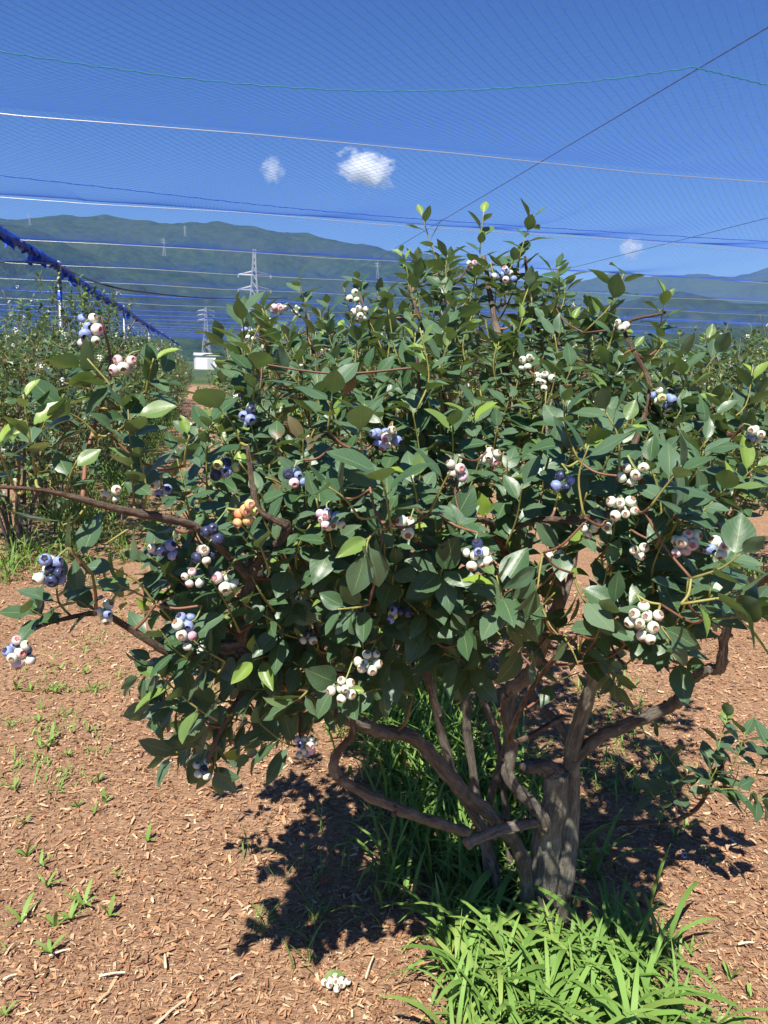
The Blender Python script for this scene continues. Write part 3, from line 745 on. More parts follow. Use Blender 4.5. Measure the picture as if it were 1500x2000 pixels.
for si, (nm, pl) in enumerate(STEMS):
    pts = np.array([(*P(x, y, d), r) for x, y, d, r in pl]); sp = smooth_path(pts, 7)
    pth, rad = sp[:, :3], sp[:, 3].copy()
    kw_ = .25 if nm == 'trunk' else 1.0
    rad *= 1+kw_*(.07*np.sin(np.arange(len(rad))*1.1+si)*(rad > .009) + rb.uniform(-.05, .05, len(rad)))
    pth = pth + rb.normal(0, 1, pth.shape)*(rad*.08*kw_)[:, None]
    if nm == 'trunk': pth[0, 2] = -.04
    mb = MB(); sides = 20 if rad.max() > .02 else 12
    thick = np.clip((rad-.004)/.008, 0, 1)[:, None]
    base = np.array((.40, .37, .28)) if nm == 'trunk' else np.array(BARKC)*(1.0+.3*math.sin(si*1.7))
    col = base*thick + np.array(TWIGC)*(1-thick)
    V, Fc = tube(pth, rad, sides, .05, True, si); cc = np.repeat(col, sides, 0)
    nn_ = len(pth); ring = np.arange(nn_)[:, None]; sd = np.arange(sides)[None]              # flutes and bulges along the wood
    fl = .11*np.sin(sd*2*math.pi*3/sides+ring*.07+si)+.07*np.sin(sd*2*math.pi*5/sides-ring*.11)+.12*(fbm(ring*.16+si*7+0*sd, sd*.6+0*ring, 3, si)-.45)
    V[:nn_*sides] += ((V[:nn_*sides]-np.repeat(pth, sides, 0)).reshape(nn_, sides, 3)*fl[..., None]).reshape(-1, 3)
    if nm in ('cut_stub',): cc[-sides:] = (.42, .33, .22)
    mb.add(V, Fc, np.vstack([cc, cc[:1], cc[-1:]]), bark_vec(pth, rad, sides))
    r = rb
    for q in range(int(len(pth)/9) if .008 < rad.max() and nm != 'trunk' else 0):     # knots and pruning scars
        i = int(r.integers(2, len(pth)-1))
        if rad[i] < .006: continue
        o = nrm(np.cross(pth[i]-pth[i-1], r.normal(0, 1, 3))); p0 = pth[i]
        L = rad[i]*r.uniform(1.25, 1.9)
        V, Fc = tube([p0, p0+o*L*.8, p0+o*L], [rad[i]*.7, rad[i]*.42, rad[i]*.3], 7, .15, True, q)
        mb.add(V, Fc, np.vstack([np.broadcast_to(col[i]*.8, (len(V), 3))]))
    link(nm, mb.mesh(nm, [M['bark']]), bush, label='pale sawn-off branch stub' if nm == 'cut_stub' else None)
    st = 0 if nm not in ('trunk',) else 10
    for i in range(st, len(pth)):
        nodes.append(pth[i]); nrad.append(rad[i])

# berry clusters of the big bush: pixel, depth, count, colours, elongation
CL = [(165, 645, 0, 9, 'white pink white white pink blue blue', 1), (243, 714, 0, 5, 'pink white pink', .7), (481, 815, 0, 7, 'blue blue blue white navy white', .9), (755, 852, 0, 10, 'blue blue blue white pink blue white', .8),
 (437, 916, 0, 6, 'red green navy green blue', .7), (572, 932, 0, 6, 'blue blue navy pink', .9), (478, 1003, 0, 6, 'red red green red', .9), (418, 1035, 0, 3, 'navy navy navy', 1.2), (401, 1082, 0, 5, 'pink white navy white', .9),
 (311, 1075, 0, 5, 'blue blue white blue', .9), (98, 1116, 0, 11, 'navy blue white blue white navy', .9), (373, 1130, 0, 4, 'pink white white', .9), (437, 1133, 0, 5, 'white white pink', 1), (500, 1122, .08, 4, 'white', 1),
 (640, 1012, 0, 10, 'white white pink white pink blue blue white', 1.1), (890, 922, 0, 4, 'pink white white', .8), (960, 897, 0, 5, 'white pink white', .9), (930, 1085, 0, 9, 'white white white blue white navy', 1), (800, 1030, .02, 3, 'white', 1),
 (1240, 925, 0, 7, 'white', .9), (1222, 1003, 0, 9, 'white', 1.3), (1180, 1025, .02, 3, 'white', .8), (1291, 777, 0, 10, 'blue blue green white white blue white', 1), (1342, 1058, 0, 10, 'white blue white white pink white', .8), (1395, 1072, 0, 5, 'blue pink white', .5),
 (1105, 940, 0, 4, 'blue navy blue', .8), (1258, 1212, 0, 16, 'white', .7), (672, 1345, 0, 9, 'white', .9), (722, 1300, 0, 10, 'white', .9), (595, 1458, 0, 10, 'white white pink white blue', 1), (778, 1197, 0, 7, 'navy blue blue green navy', 1),
 (366, 1232, 0, 10, 'blue blue blue white pink white white blue', 1.1), (32, 1277, 0, 9, 'blue blue pink white white white pink', .8), (393, 1500, 0, 5, 'white navy white', 1), (992, 537, 0, 10, 'blue blue pink blue white blue', .9), (1062, 742, 0, 7, 'white', 1),
 (1028, 705, 0, 6, 'white white blue', .8), (704, 612, 0, 7, 'white', .9), (546, 602, 0, 6, 'white pink', .7), (484, 655, .4, 5, 'white blue pink', .8), (918, 517, 0, 3, 'white pink', .8), (1215, 637, 0, 4, 'white', .8), (1478, 850, 0, 5, 'white blue white', .8),
 (602, 1245, .05, 3, 'navy white', .9), (315, 955, .0, 3, 'blue white', .8), (1085, 1080, .1, 3, 'white', .8), (220, 965, .03, 3, 'white', .8), (690, 580, .0, 3, 'white', .8), (1150, 1035, .03, 3, 'white', .8), (1245, 1075, .02, 4, 'white', .8), (205, 1195, .02, 4, 'white white blue', .9)]
CLP = []
for x, y, od, n, ks, tall in CL:
    d = fd(x, y)+od; sp_ = math.sqrt(n)*.0115*FPX/d
    CLP.append((x, y, d, sp_*1.02))
CLA = np.array(CLP)
GAPS = [(P(x, y, d), r) for x, y, d, r in ((1090, 1690, 2.08, .045), (1105, 1590, 2.08, .032), (1085, 1760, 2.09, .04), (868, 1455, 2.06, .036), (915, 1430, 2.13, .036),
    (995, 1520, 1.95, .026), (1030, 1560, 1.97, .024), (1280, 1395, 1.89, .028), (700, 1410, 1.70, .026), (820, 1480, 2.2, .03), (700, 1560, 2.1, .04), (600, 1780, 2.1, .03), (520, 1700, 2.15, .028))]
def keep_clear(m):                                           # leaves do not grow straight across the fruit that shows
    pts = np.array([m[:3, 3]+m[:3, 1]*t+m[:3, 0]*u for t, u in ((.3, 0), (.6, .15), (.6, -.15), (.95, 0))])
    for q, gr in GAPS:                                       # openings through which the sun reaches trunk and stems
        v = pts-q; t_ = v@SUN; off = np.linalg.norm(v-t_[:, None]*SUN, axis=1)
        if np.any((t_ > .03) & (off < gr)) and rb.random() < .9: return False
    x, y, d = proj(pts)
    for i in range(4):
        h = np.hypot(CLA[:, 0]-x[i], (CLA[:, 1]-y[i])) < CLA[:, 3]
        if np.any(h & (CLA[:, 2]+.015 > d[i])): return rb.random() < .10
    return True

items = []; twigs = MB()
nodesA = np.array(nodes); nradA = np.array(nrad)
def attach(base, maxr=.0034):
    global nodesA, nradA
    dv = nodesA-base; dist = np.linalg.norm(dv, axis=1)+.25*np.maximum(0, dv[:, 2]); i = int(dist.argmin()); p = nodesA[i]
    L = np.linalg.norm(p-base)
    if L < .004: return
    mid = (p+base)/2 + np.array((0, 0, -.10*L))+rb.normal(0, .06*L, 3)
    r0 = min(nradA[i]*.8, maxr*(1+1.5*L)); pth = smooth_path([p, mid, base], 5)
    rad = np.linspace(max(r0, .002), .0021, len(pth))
    add_tube(twigs, pth, rad, 5, .08, col=np.array(TWIGC)*rb.uniform(.7, 1.5) if L > .05 else None, seed=len(items))
    nodesA = np.vstack([nodesA, pth[2:]]); nradA = np.concatenate([nradA, rad[2:]])
def shoot(base, tip, n, L, young=0.0, droop=.25, spread=1.0, clear=True, bend=None):
    base, tip = np.asarray(base), np.asarray(tip); ln = np.linalg.norm(tip-base)
    mid = (base+tip)/2 + (rb.normal(0, .07*ln, 3) if bend is None else bend)
    pth = smooth_path([base, mid, tip], 4); attach(base)
    add_tube(twigs, pth, np.linspace(.0022, .0013, len(pth)), 5, 0, col=GREENC if young else np.array(GREENC)*rb.uniform(.55, 1)*np.array((1, .95, .9)))
    shoot_leaves(items, pth, n, L, rb, young, droop, .12, spread, keep_clear if clear else None)
# shoots one can pick out in the photograph: base pixel, tip pixel, depth, leaves, leaf length, young share, droop
HERO = [((1345, 790), (1400, 690), 1.72, 8, .068, 0, .15), ((1410, 830), (1470, 720), 1.75, 8, .068, .2, .1), ((1420, 900), (1495, 830), 1.72, 8, .065, 0, .2), ((1360, 900), (1425, 860), 1.6, 7, .066, 0, .2), ((1380, 760), (1385, 660), 1.8, 8, .06, .2, .1), ((215, 745), (120, 690), 1.17, 6, .072, 0, .15), ((235, 800), (110, 745), 1.15, 6, .074, 0, .2), ((245, 790), (320, 730), 1.15, 5, .07, 0, .15), ((190, 850), (120, 800), 1.12, 5, .07, 0, .2), ((215, 850), (265, 810), 1.13, 5, .066, 0, .2), ((862, 530), (822, 415), 2.05, 7, .062, .3, .02), ((938, 530), (945, 412), 2.06, 8, .064, .3, .05), ((1008, 530), (1042, 420), 2.04, 9, .076, .2, .02), ((800, 575), (785, 490), 2.03, 8, .05, .5, .05), ((598, 620), (583, 548), 2.0, 8, .055, 0, .1),
 ((480, 650), (462, 590), 2.0, 7, .052, .3, .1), ((712, 620), (700, 545), 2.0, 8, .058, 0, .1), ((655, 650), (640, 590), 1.98, 7, .055, 0, .1), ((1140, 650), (1218, 535), 1.74, 9, .070, 0, .05), ((1085, 600), (1090, 520), 1.85, 8, .068, 0, .1), ((1288, 680), (1300, 575), 1.72, 8, .056, .4, .05),
 ((1180, 700), (1200, 640), 1.7, 6, .06, .2, .2), ((478, 705), (472, 610), 1.50, 6, .078, 0, -.1), ((495, 780), (492, 690), 1.42, 6, .082, 0, 0), ((815, 800), (820, 640), 1.45, 9, .064, .35, .05), ((718, 925), (712, 790), 1.15, 8, .072, 0, .05), ((640, 840), (650, 760), 1.2, 6, .066, .0, .1),
 ((470, 865), (400, 770), 1.18, 7, .066, 0, .1), ((285, 770), (300, 700), 1.14, 5, .055, .2, .1), ((265, 900), (170, 700), 1.14, 8, .066, 0, .2), ((262, 990), (250, 800), 1.12, 9, .062, 0, .2), ((70, 930), (45, 770), 1.06, 8, .058, .5, .0), ((30, 960), (-10, 860), 1.04, 7, .058, .2, .1),
 ((130, 965), (150, 900), 1.08, 5, .05, .2, .2), ((280, 1000), (272, 890), 1.13, 7, .060, .2, .1), ((360, 910), (370, 850), 1.15, 6, .05, .1, .2), ((765, 1040), (745, 925), 1.06, 10, .086, 0, .2), ((700, 1010), (640, 950), 1.08, 7, .07, 0, .25), ((840, 1000), (880, 920), 1.1, 8, .066, 0, .2),
 ((1140, 1010), (1150, 870), 1.16, 10, .078, 0, .1), ((1210, 930), (1180, 800), 1.22, 8, .074, 0, .0), ((1130, 900), (1100, 780), 1.26, 8, .064, 0, .1), ((1270, 990), (1330, 915), 1.1, 8, .078, 0, .15), ((1350, 1130), (1450, 1080), 1.08, 7, .070, 0, .2), ((1330, 1180), (1470, 1170), 1.06, 9, .078, .1, .25), ((1380, 1210), (1510, 1190), 1.08, 8, .074, 0, .4),
 ((740, 1030), (716, 1080), 1.06, 5, .072, 0, .7), ((720, 1180), (660, 1190), 1.1, 6, .06, 0, .4), ((600, 1350), (570, 1370), 1.33, 5, .068, 0, .5), ((440, 1400), (395, 1440), 1.42, 8, .070, 0, .6), ((420, 1470), (420, 1510), 1.42, 6, .072, 0, .9), ((400, 1450), (320, 1480), 1.42, 7, .07, 0, .6), ((330, 1300), (260, 1330), 1.27, 6, .055, 0, .5),
 ((330, 1360), (290, 1390), 1.33, 6, .06, 0, .6), ((205, 1200), (150, 1170), 1.18, 7, .062, 0, .3), ((140, 1205), (110, 1140), 1.16, 6, .060, 0, .2), ((110, 1215), (60, 1190), 1.16, 7, .062, 0, .4), ((290, 1010), (210, 1060), 1.13, 6, .055, 0, .4), ((180, 1120), (130, 1070), 1.1, 5, .07, 0, .2), ((170, 985), (110, 1030), 1.1, 4, .072, 0, .2),
 ((1100, 1240), (1130, 1300), 1.36, 7, .072, 0, .7), ((1060, 1080), (1050, 1150), 1.2, 8, .07, 0, .4), ((1120, 1120), (1150, 1190), 1.25, 8, .074, 0, .5), ((1000, 1150), (990, 1210), 1.28, 8, .07, 0, .5), ((1060, 1190), (1090, 1240), 1.32, 8, .07, 0, .5), ((1010, 1220), (1040, 1290), 1.40, 7, .072, 0, .6), ((1180, 1290), (1200, 1340), 1.5, 7, .06, 0, .4), ((940, 1190), (900, 1220), 1.25, 7, .066, 0, .5), ((1290, 1180), (1310, 1250), 1.16, 6, .064, 0, .5),
 ((1372, 1555), (1422, 1395), 2.14, 11, .078, .35, .05), ((1425, 1510), (1455, 1430), 2.12, 9, .084, 0, .1), ((1470, 1530), (1510, 1440), 2.12, 9, .080, .1, .1), ((1360, 1560), (1280, 1440), 2.20, 9, .078, 0, .2), ((1385, 1550), (1400, 1500), 2.1, 8, .084, 0, .25),
 ((1395, 1545), (1440, 1540), 2.08, 8, .080, 0, .25), ((1310, 1600), (1268, 1545), 2.3, 7, .072, .1, .3), ((1460, 1540), (1500, 1570), 2.08, 8, .074, 0, .3), ((1330, 1580), (1310, 1520), 2.24, 6, .074, 0, .2)]
for (bx, by), (tx, ty), d, n, L, yg, dr in HERO:
    shoot(P(bx, by, d+.03), P(tx, ty, d), n, L, yg, dr)
# the rest of the crown, filled shoot by shoot
MASK = np.array([(430, 660), (470, 625), (560, 570), (620, 610), (720, 570), (790, 520), (840, 480), (900, 500), (940, 470), (990, 510), (1040, 470), (1090, 530), (1150, 600), (1200, 600), (1215, 660), (1290, 640), (1340, 700), (1400, 760),
    (1500, 720), (1500, 930), (1390, 960), (1370, 1000), (1440, 1080), (1480, 1180), (1340, 1240), (1270, 1300), (1190, 1340), (1090, 1330), (1000, 1300), (900, 1310), (830, 1340), (760, 1350), (640, 1370), (560, 1400), (490, 1480), (420, 1500), (340, 1470), (300, 1400), (260, 1310), (280, 1180), (190, 1150), (230, 1060), (330, 1000), (300, 920), (370, 850), (440, 800)])
def inside(x, y):
    c = False; j = len(MASK)-1
    for i in range(len(MASK)):
        (xi, yi), (xj, yj) = MASK[i], MASK[j]
        if (yi > y) != (yj > y) and x < (xj-xi)*(y-yi)/(yj-yi)+xi: c = not c
        j = i
    return c
CEN = np.array((B0[0]-.22, B0[1]+.05, 1.05)); todo = []
tries = 0
while len(todo) < 600 and tries < 20000:
    tries += 1
    x, y = rb.uniform(180, 1490), rb.uniform(460, 1500)
    if not inside(x, y): continue
    if y > 1180 and rb.random() < .35: continue
    if x < 480 and rb.random() < .35: continue
    d = fd(x, y)+.02+.85*rb.random()**2.2
    p = P(x, y, d)
    if np.hypot(*(p-CEN)[:2]) > 1.05 or p[2] < .38 or p[2] > 2.02: continue
    if np.linalg.norm((p-CEN-np.array((0, .1, 0)))/np.array((.95, .85, .85))) < .52 and p[2] < 1.45: continue
    if len(todo) and np.min(np.linalg.norm(np.array([t_[0] for t_ in todo])-p, axis=1)) < .050: continue
    gap = False                                              # openings through which sun reaches the trunk and the stems
    for gx_, gy_, gd_, gr_ in ((1088, 1670, 2.08, .12), (905, 1480, 2.08, .10), (990, 1540, 1.97, .07), (1110, 1500, 2.05, .06)):
        q = P(gx_, gy_, gd_); t_ = max(0, (p-q)@SUN)
        if np.linalg.norm(p-SUN*.05-q-SUN*t_) < gr_: gap = True
    if gap and rb.random() < .88: continue
    todo.append((p, d-fd(x, y)))
todo.sort(key=lambda q: np.linalg.norm(q[0]-CEN))
for p, off in todo:
    o = p-CEN; h = np.clip((p[2]-.75)/.9, 0, 1)
    dirn = nrm(nrm(o*np.array((1, 1, .5)))*(1-.65*h) + UP*(.30+1.0*h) + rb.normal(0, .25, 3) - (UP*.35 if p[2] < .8 else 0))
    L = rb.uniform(.08, .16)
    shoot(p-dirn*L, p, int(rb.integers(7, 12)), rb.uniform(.052, .076), .25 if rb.random() < .20 else 0, .18+.35*(1-h))
print('front leaves', len(items), 'shoots', len(todo))
for (x, y, od, n, ks, tall), (_, _, d, _) in zip(CL, CLP):
    c = P(x, y, d); tw = nrm(CAM-c)
    base = c+np.array((0, 0, .035))+nrm(CEN-c)*.03
    attach(base, .002)
    berry_cluster(bush, c, n, ks.split(), rb, .0090*rb.uniform(.94, 1.06), tall, base, tw)
link('twigs', twigs.mesh('twigs', [M['twig']]), bush, kind='stuff')
FRONT = items
#@@BUSHES
# ================================================================== the other bushes
ICO_V, ICO_F = None, None
import bmesh
_bm = bmesh.new(); bmesh.ops.create_icosphere(_bm, subdivisions=1, radius=1.0)
ICO_V = np.array([v.co[:] for v in _bm.verts]); ICO_F = [[v.index for v in f.verts] for f in _bm.faces]; _bm.free()
def gen_bush(seed, H, R, nshoot, nclus):
    """local description of a bush: stems (path, radius), leaf items, twig builder, berry builders by colour"""
    r = np.random.default_rng(seed); stems, nod, nr = [], [], []
    for k in range(9):
        a = k/9*6.28+r.uniform(-.3, .3); lean = r.uniform(.25, .95); h = H*r.uniform(.62, .9)
        p0 = np.array((math.cos(a)*.06, math.sin(a)*.06, -.03))
        p3 = np.array((math.cos(a)*R*.75*lean, math.sin(a)*R*.75*lean, h))
        p1 = p0*1.6+np.array((0, 0, h*.3))+r.normal(0, .04, 3)*np.array((1, 1, 0)); p2 = (p1+p3)/2+r.normal(0, .06, 3)
        pth = smooth_path([p0, p1, p2, p3], 7); rad = np.linspace(r.uniform(.011, .02), .004, len(pth)); stems.append((pth, rad))
        nod += list(pth[5:]); nr += list(rad[5:])
    nod = np.array(nod); nr = np.array(nr); its, tw = [], MB(); pts = []
    t = 0
    while len(pts) < nshoot and t < nshoot*40:
        t += 1
        u = nrm(r.normal(0, 1, 3)); q = r.random()**.42
        ct = np.array((0, 0, H*.56)); p = ct+u*q*np.array((R, R, H*.42))
        p[:2] *= (1.0-.28*max(0, (p[2]/H-.6)/.4)); p += r.normal(0, .03, 3)
        if p[2] < .22: continue
        if pts and np.min(np.linalg.norm(np.array(pts)-p, axis=1)) < .055: continue
        pts.append(p)
    pts.sort(key=lambda p: np.hypot(p[0], p[1])+abs(p[2]-.6))
    for p in pts:
        o = p-np.array((0, 0, H*.55)); h = np.clip((p[2]-.5)/(H-.6), 0, 1)
        d = nrm(nrm(o)*(1-.6*h)+UP*(.35+h)+r.normal(0, .25, 3)); L = r.uniform(.09, .19)*(1.25 if h > .8 else 1); b = p-d*L
        dv = nod-b; i = int((np.linalg.norm(dv, axis=1)+.25*np.maximum(0, dv[:, 2])).argmin()); m = (nod[i]+b)/2-np.array((0, 0, .03))+r.normal(0, .015, 3)
        pth = smooth_path([nod[i], m, b], 3); rad = np.linspace(min(nr[i]*.8, .0045), .0022, len(pth))
        add_tube(tw, pth, rad, 4); nod = np.vstack([nod, pth[2:]]); nr = np.concatenate([nr, rad[2:]])
        sh = smooth_path([b, (b+p)/2+r.normal(0, .008, 3), p], 2); add_tube(tw, sh, np.linspace(.0022, .0014, len(sh)), 4, col=np.array(GREENC)*.8)
        shoot_leaves(its, sh, int(r.integers(9, 14)), r.uniform(.050, .068), r, .3 if r.random() < .2 else 0, .15+.3*(1-h))
    clus = []
    for k in range(nclus):
        a = r.uniform(0, 6.28); z = H*r.uniform(.45, .93); rr = R*math.sqrt(max(.05, 1-((z-H*.6)/(H*.42))**2))*r.uniform(.66, .88)
        clus.append((np.array((math.cos(a)*rr, math.sin(a)*rr, z)), int(r.integers(4, 10)), int(r.integers(0, 5))))
    return dict(stems=stems, items=its, tw=tw, clus=clus, r=r)
FARB = {'white': simple('far_unripe_berries', (.62, .64, .50), .6), 'blue': simple('far_ripe_berries', (.14, .19, .36), .6)}
def stems_mesh(g):
    out = []
    for i, (pth, rad) in enumerate(g['stems']):
        V, Fc = tube(pth, rad, 7, .12, True, i); mb = MB(); mb.add(V, Fc, np.broadcast_to(np.array(BARKC)*(.9+.15*math.sin(i*2)), (len(V), 3)), bark_vec(pth, rad, 7))
        out.append(mb.mesh('stem', [M['bark']]))
    return out
def berries_mesh(g):
    r = g['r']; mb = {'white': MB(), 'blue': MB()}
    for c, n, k in g['clus']:
        pts, rad = berry_spots(n, r, .0085, .022, .022)
        for p, q in zip(pts, rad):
            mb['blue' if r.random() < (.15 if k < 3 else .6) else 'white'].add(c+p+ICO_V*q*0, ICO_F) if False else mb['blue' if r.random() < (.15 if k < 3 else .6) else 'white'].add(ICO_V*q+c+p, ICO_F)
    return {k: (m.mesh('berries', [FARB[k]]) if m.n else None) for k, m in mb.items()}
VARS = [gen_bush(101+i, *hw) for i, hw in enumerate(((1.92, .92, 370, 26), (2.05, .86, 370, 22), (1.80, .96, 370, 24)))]
for g in VARS:
    g['stem_me'] = stems_mesh(g); g['berry_me'] = berries_mesh(g); g['tw_me'] = g['tw'].mesh('twigs', [M['twig']])
    g['fol_me'] = join_leaves('foliage', g['items'], LEAF_LO, M['leaf_far'])
a0, b0 = to_row(B0); aL, bLft = to_row(onz(60, 1080)); aR, bRgt = to_row(onz(1400, 1100)); STEP = 1.5
print('rows', a0, b0, aL, bLft, aR, bRgt)
PLACES = []   # (a, b, near?, label, group)
for k in range(1, 6):
    PLACES.append((a0+k*STEP, b0, k == 1, 'blueberry bush directly behind the big bush, half hidden by its crown' if k == 1 else 'blueberry bush standing further along the row of the big bush', None if k == 1 else 'bushes further along the middle row'))
for k in range(0, 17):
    PLACES.append((aL+k*STEP, bLft, k < 2, ('leafy blueberry bush at the open end of the row under the net roll' if k == 0 else 'second blueberry bush of the row under the net roll' if k == 1 else 'blueberry bush in the row running under the net roll'), None if k < 2 else 'bushes under the net roll'))
for k in range(1, 16):
    PLACES.append((aL+k*STEP+.5, bLft-2.7, False, 'blueberry bush in the row beyond the net roll posts', 'bushes beyond the net roll'))
for k in range(-1, 13):
    PLACES.append((aR+k*STEP, bRgt, k in (-1, 0, 1), ('tall blueberry bush beside the bare mulch strip, pale stem at its foot' if k == 0 else 'blueberry bush at the near end of the row across the mulch strip' if k == -1 else 'upright blueberry bush following the one across the mulch strip' if k == 1 else 'blueberry bush in the row across the mulch strip'), None if k < 2 else 'bushes in the row across the mulch'))
for k in range(1, 12):
    PLACES.append((aR+k*STEP+.4, bRgt+2.7, False, 'blueberry bush in the furthest row toward the low wooded hill', 'bushes in the furthest row'))
rp = np.random.default_rng(77); NEAR = []
for i, (a, b, near, lab, grp) in enumerate(PLACES):
    vi = int(rp.integers(0, 3)); g = VARS[vi]; s = rp.uniform(.92, 1.06); rz = rp.uniform(0, 6.28)
    loc = rowxy(a+rp.uniform(-.12, .12), b+rp.uniform(-.12, .12))
    if b > bRgt-.5: s *= 1.13
    elif abs(b-bLft) < .1: s *= 1.16 if i < 8 else 1.06
    T = Matrix.Translation(Vector(loc)) @ Matrix.Rotation(rz, 4, 'Z') @ Matrix.Diagonal((s, s, s, 1))
    px, py, dd = proj(loc+np.array((0, 0, 1.2)))
    if not near and (px < -1100/dd*1.6-100 or px > 1600+1500/dd*1.2): continue
    e = empty('blueberry_bush', (0, 0, 0), lab, 'bush', grp); e.matrix_basis = T
    for m in g['stem_me']: link('stem', m, e)
    link('twigs', g['tw_me'], e, kind='stuff')
    for kk, m in g['berry_me'].items():
        if m: link('berries', m, e, kind='stuff')
    if near: NEAR.append((e, g, np.array(T)))
    else: link('foliage', g['fol_me'], e, kind='stuff')

# which leaves show largest: sample every near leaf into a small depth buffer
W_, H_ = 500, 667; owners = [(bush, FRONT, np.eye(4))]+[(e, g['items'], T) for e, g, T in NEAR]
uu = np.array([(u, t) for t in np.linspace(.12, .95, 7) for u in (-.2, -.1, 0, .1, .2)])
px_all, d_all, id_all, n0 = [], [], [], 0; spans = []
for e, its, T in owners:
    Ms = np.array([m for _, m in its]); base = Ms[:, :3, 3][:, None]+Ms[:, :3, 1][:, None]*uu[None, :, 1:2]+Ms[:, :3, 0][:, None]*uu[None, :, 0:1]
    Wp = base.reshape(-1, 3)@T[:3, :3].T+T[:3, 3]; x, y, d = proj(Wp)
    xi, yi = (x*W_/1500).astype(int), (y*H_/2000).astype(int); ok = (d > .1) & (xi >= 0) & (xi < W_) & (yi >= 0) & (yi < H_)
    ids = np.repeat(np.arange(len(its))+n0, len(uu)); px_all.append((yi*W_+xi)[ok]); d_all.append(d[ok]); id_all.append(ids[ok]); spans.append((n0, n0+len(its))); n0 += len(its)
px_all, d_all, id_all = map(np.concatenate, (px_all, d_all, id_all))
zb = np.full(W_*H_, 1e9); np.minimum.at(zb, px_all, d_all)
vis = d_all <= zb[px_all]+.004
score = np.zeros(n0); up_, ui = np.unique(px_all[vis].astype(np.int64)*1000000+id_all[vis], return_index=True)
np.add.at(score, id_all[vis][ui], 1)
for (e, its, T), (s0, s1) in zip(owners, spans):
    sc_ = score[s0:s1]; order = np.argsort(-sc_); nsel = 299
    sel = set(int(i) for i in order[:nsel] if sc_[i] > (1 if e is bush else 0))
    for i in sorted(sel):
        vi, m = its[i]; link('leaf', LEAFME[vi], e, mat=Matrix(m.tolist()))
    rest = [its[i] for i in range(len(its)) if i not in sel]
    link('foliage', join_leaves('foliage', rest, LEAF if e is bush else LEAF_LO, M['leaf'] if e is bush else M['leaf_far']), e, kind='stuff')
# a dry curled leaf caught in the crown
V, UV, Fc = leaf_geo(8, 5, .3, .1, .9, 0, .4, 5)
dl_ = mesh_np('dry_leaf', V, Fc, [M['dry_leaf']]); m = leaf_matrix(P(672, 775, 1.22), R_*.35+U_*.9, -F_+U_*.2, .045); link('dry_leaf', dl_, bush, mat=Matrix(m.tolist()))

# ================================================================== ground cover
rg = np.random.default_rng(9)
# wood chip mulch, thick near the camera and thinner further off
N = 150000
yy = 1.15+4.2*rg.random(N)**1.55; xx = (rg.random(N)*2-1)*(.75+yy*.56)
L = rg.gamma(2.6, .0036, N)+.004; Wd = L*rg.uniform(.14, .42, N); Wd = np.clip(Wd, .0018, .009); fine = rg.random(N) < .5; L = np.where(fine, rg.uniform(.004, .014, N), np.clip(L, .006, .045)); Wd = np.where(fine, rg.uniform(.0009, .0024, N), Wd)
L *= (1+.10*(yy-1.2)); Wd *= (1+.15*(yy-1.2))
an = rg.uniform(0, 6.28, N); tilt = rg.normal(0, .24, N); roll_ = rg.normal(0, .35, N)
zz = ground_z(xx, yy)+rg.random(N)**1.5*.010+.002
ca, sa = np.cos(an), np.sin(an); D3 = np.stack([ca*np.cos(tilt), sa*np.cos(tilt), np.sin(tilt)], -1)
X3 = np.stack([-sa*np.cos(roll_), ca*np.cos(roll_), np.sin(roll_)], -1); Cn = np.stack([xx, yy, zz], -1); N3 = np.cross(D3, X3); N3 *= np.sign(N3[:, 2:3])
V = np.zeros((N, 6, 3)); bend = rg.uniform(-.0015, .003, N)[:, None]
for k, (u, v) in enumerate(((-1, -1), (-1, 1), (0, -1), (0, 1), (1, -.55), (1, .7))):
    jx = rg.uniform(.7, 1.15, N)[:, None]
    V[:, k] = Cn + D3*(u*L[:, None]*.5) + X3*(v*Wd[:, None]*.5*jx) + (N3*bend if u == 0 else 0)
b6 = np.arange(N)[:, None]*6; Fq = np.concatenate([b6+np.array((0, 1, 3, 2)), b6+np.array((2, 3, 5, 4))])
pal = np.array([(.40, .23, .13), (.54, .36, .225), (.30, .15, .085), (.16, .075, .042), (.64, .46, .30), (.46, .24, .13), (.34, .20, .125)])
cc = pal[rg.choice(7, N, p=[.25, .18, .17, .11, .08, .12, .09])]*rg.uniform(.75, 1.2, (N, 1)); cc = np.clip(cc*np.array((1.16, 1.14, 1.06)), 0, .85)
link('wood_chip_mulch', mesh_np('wood_chip_mulch', V, Fq, [M['chip']], False, {'col': ('FLOAT_COLOR', np.hstack([np.repeat(cc, 6, 0), np.ones((N*6, 1))]))}), label='loose brown wood chip mulch spread over the ground', kind='stuff')

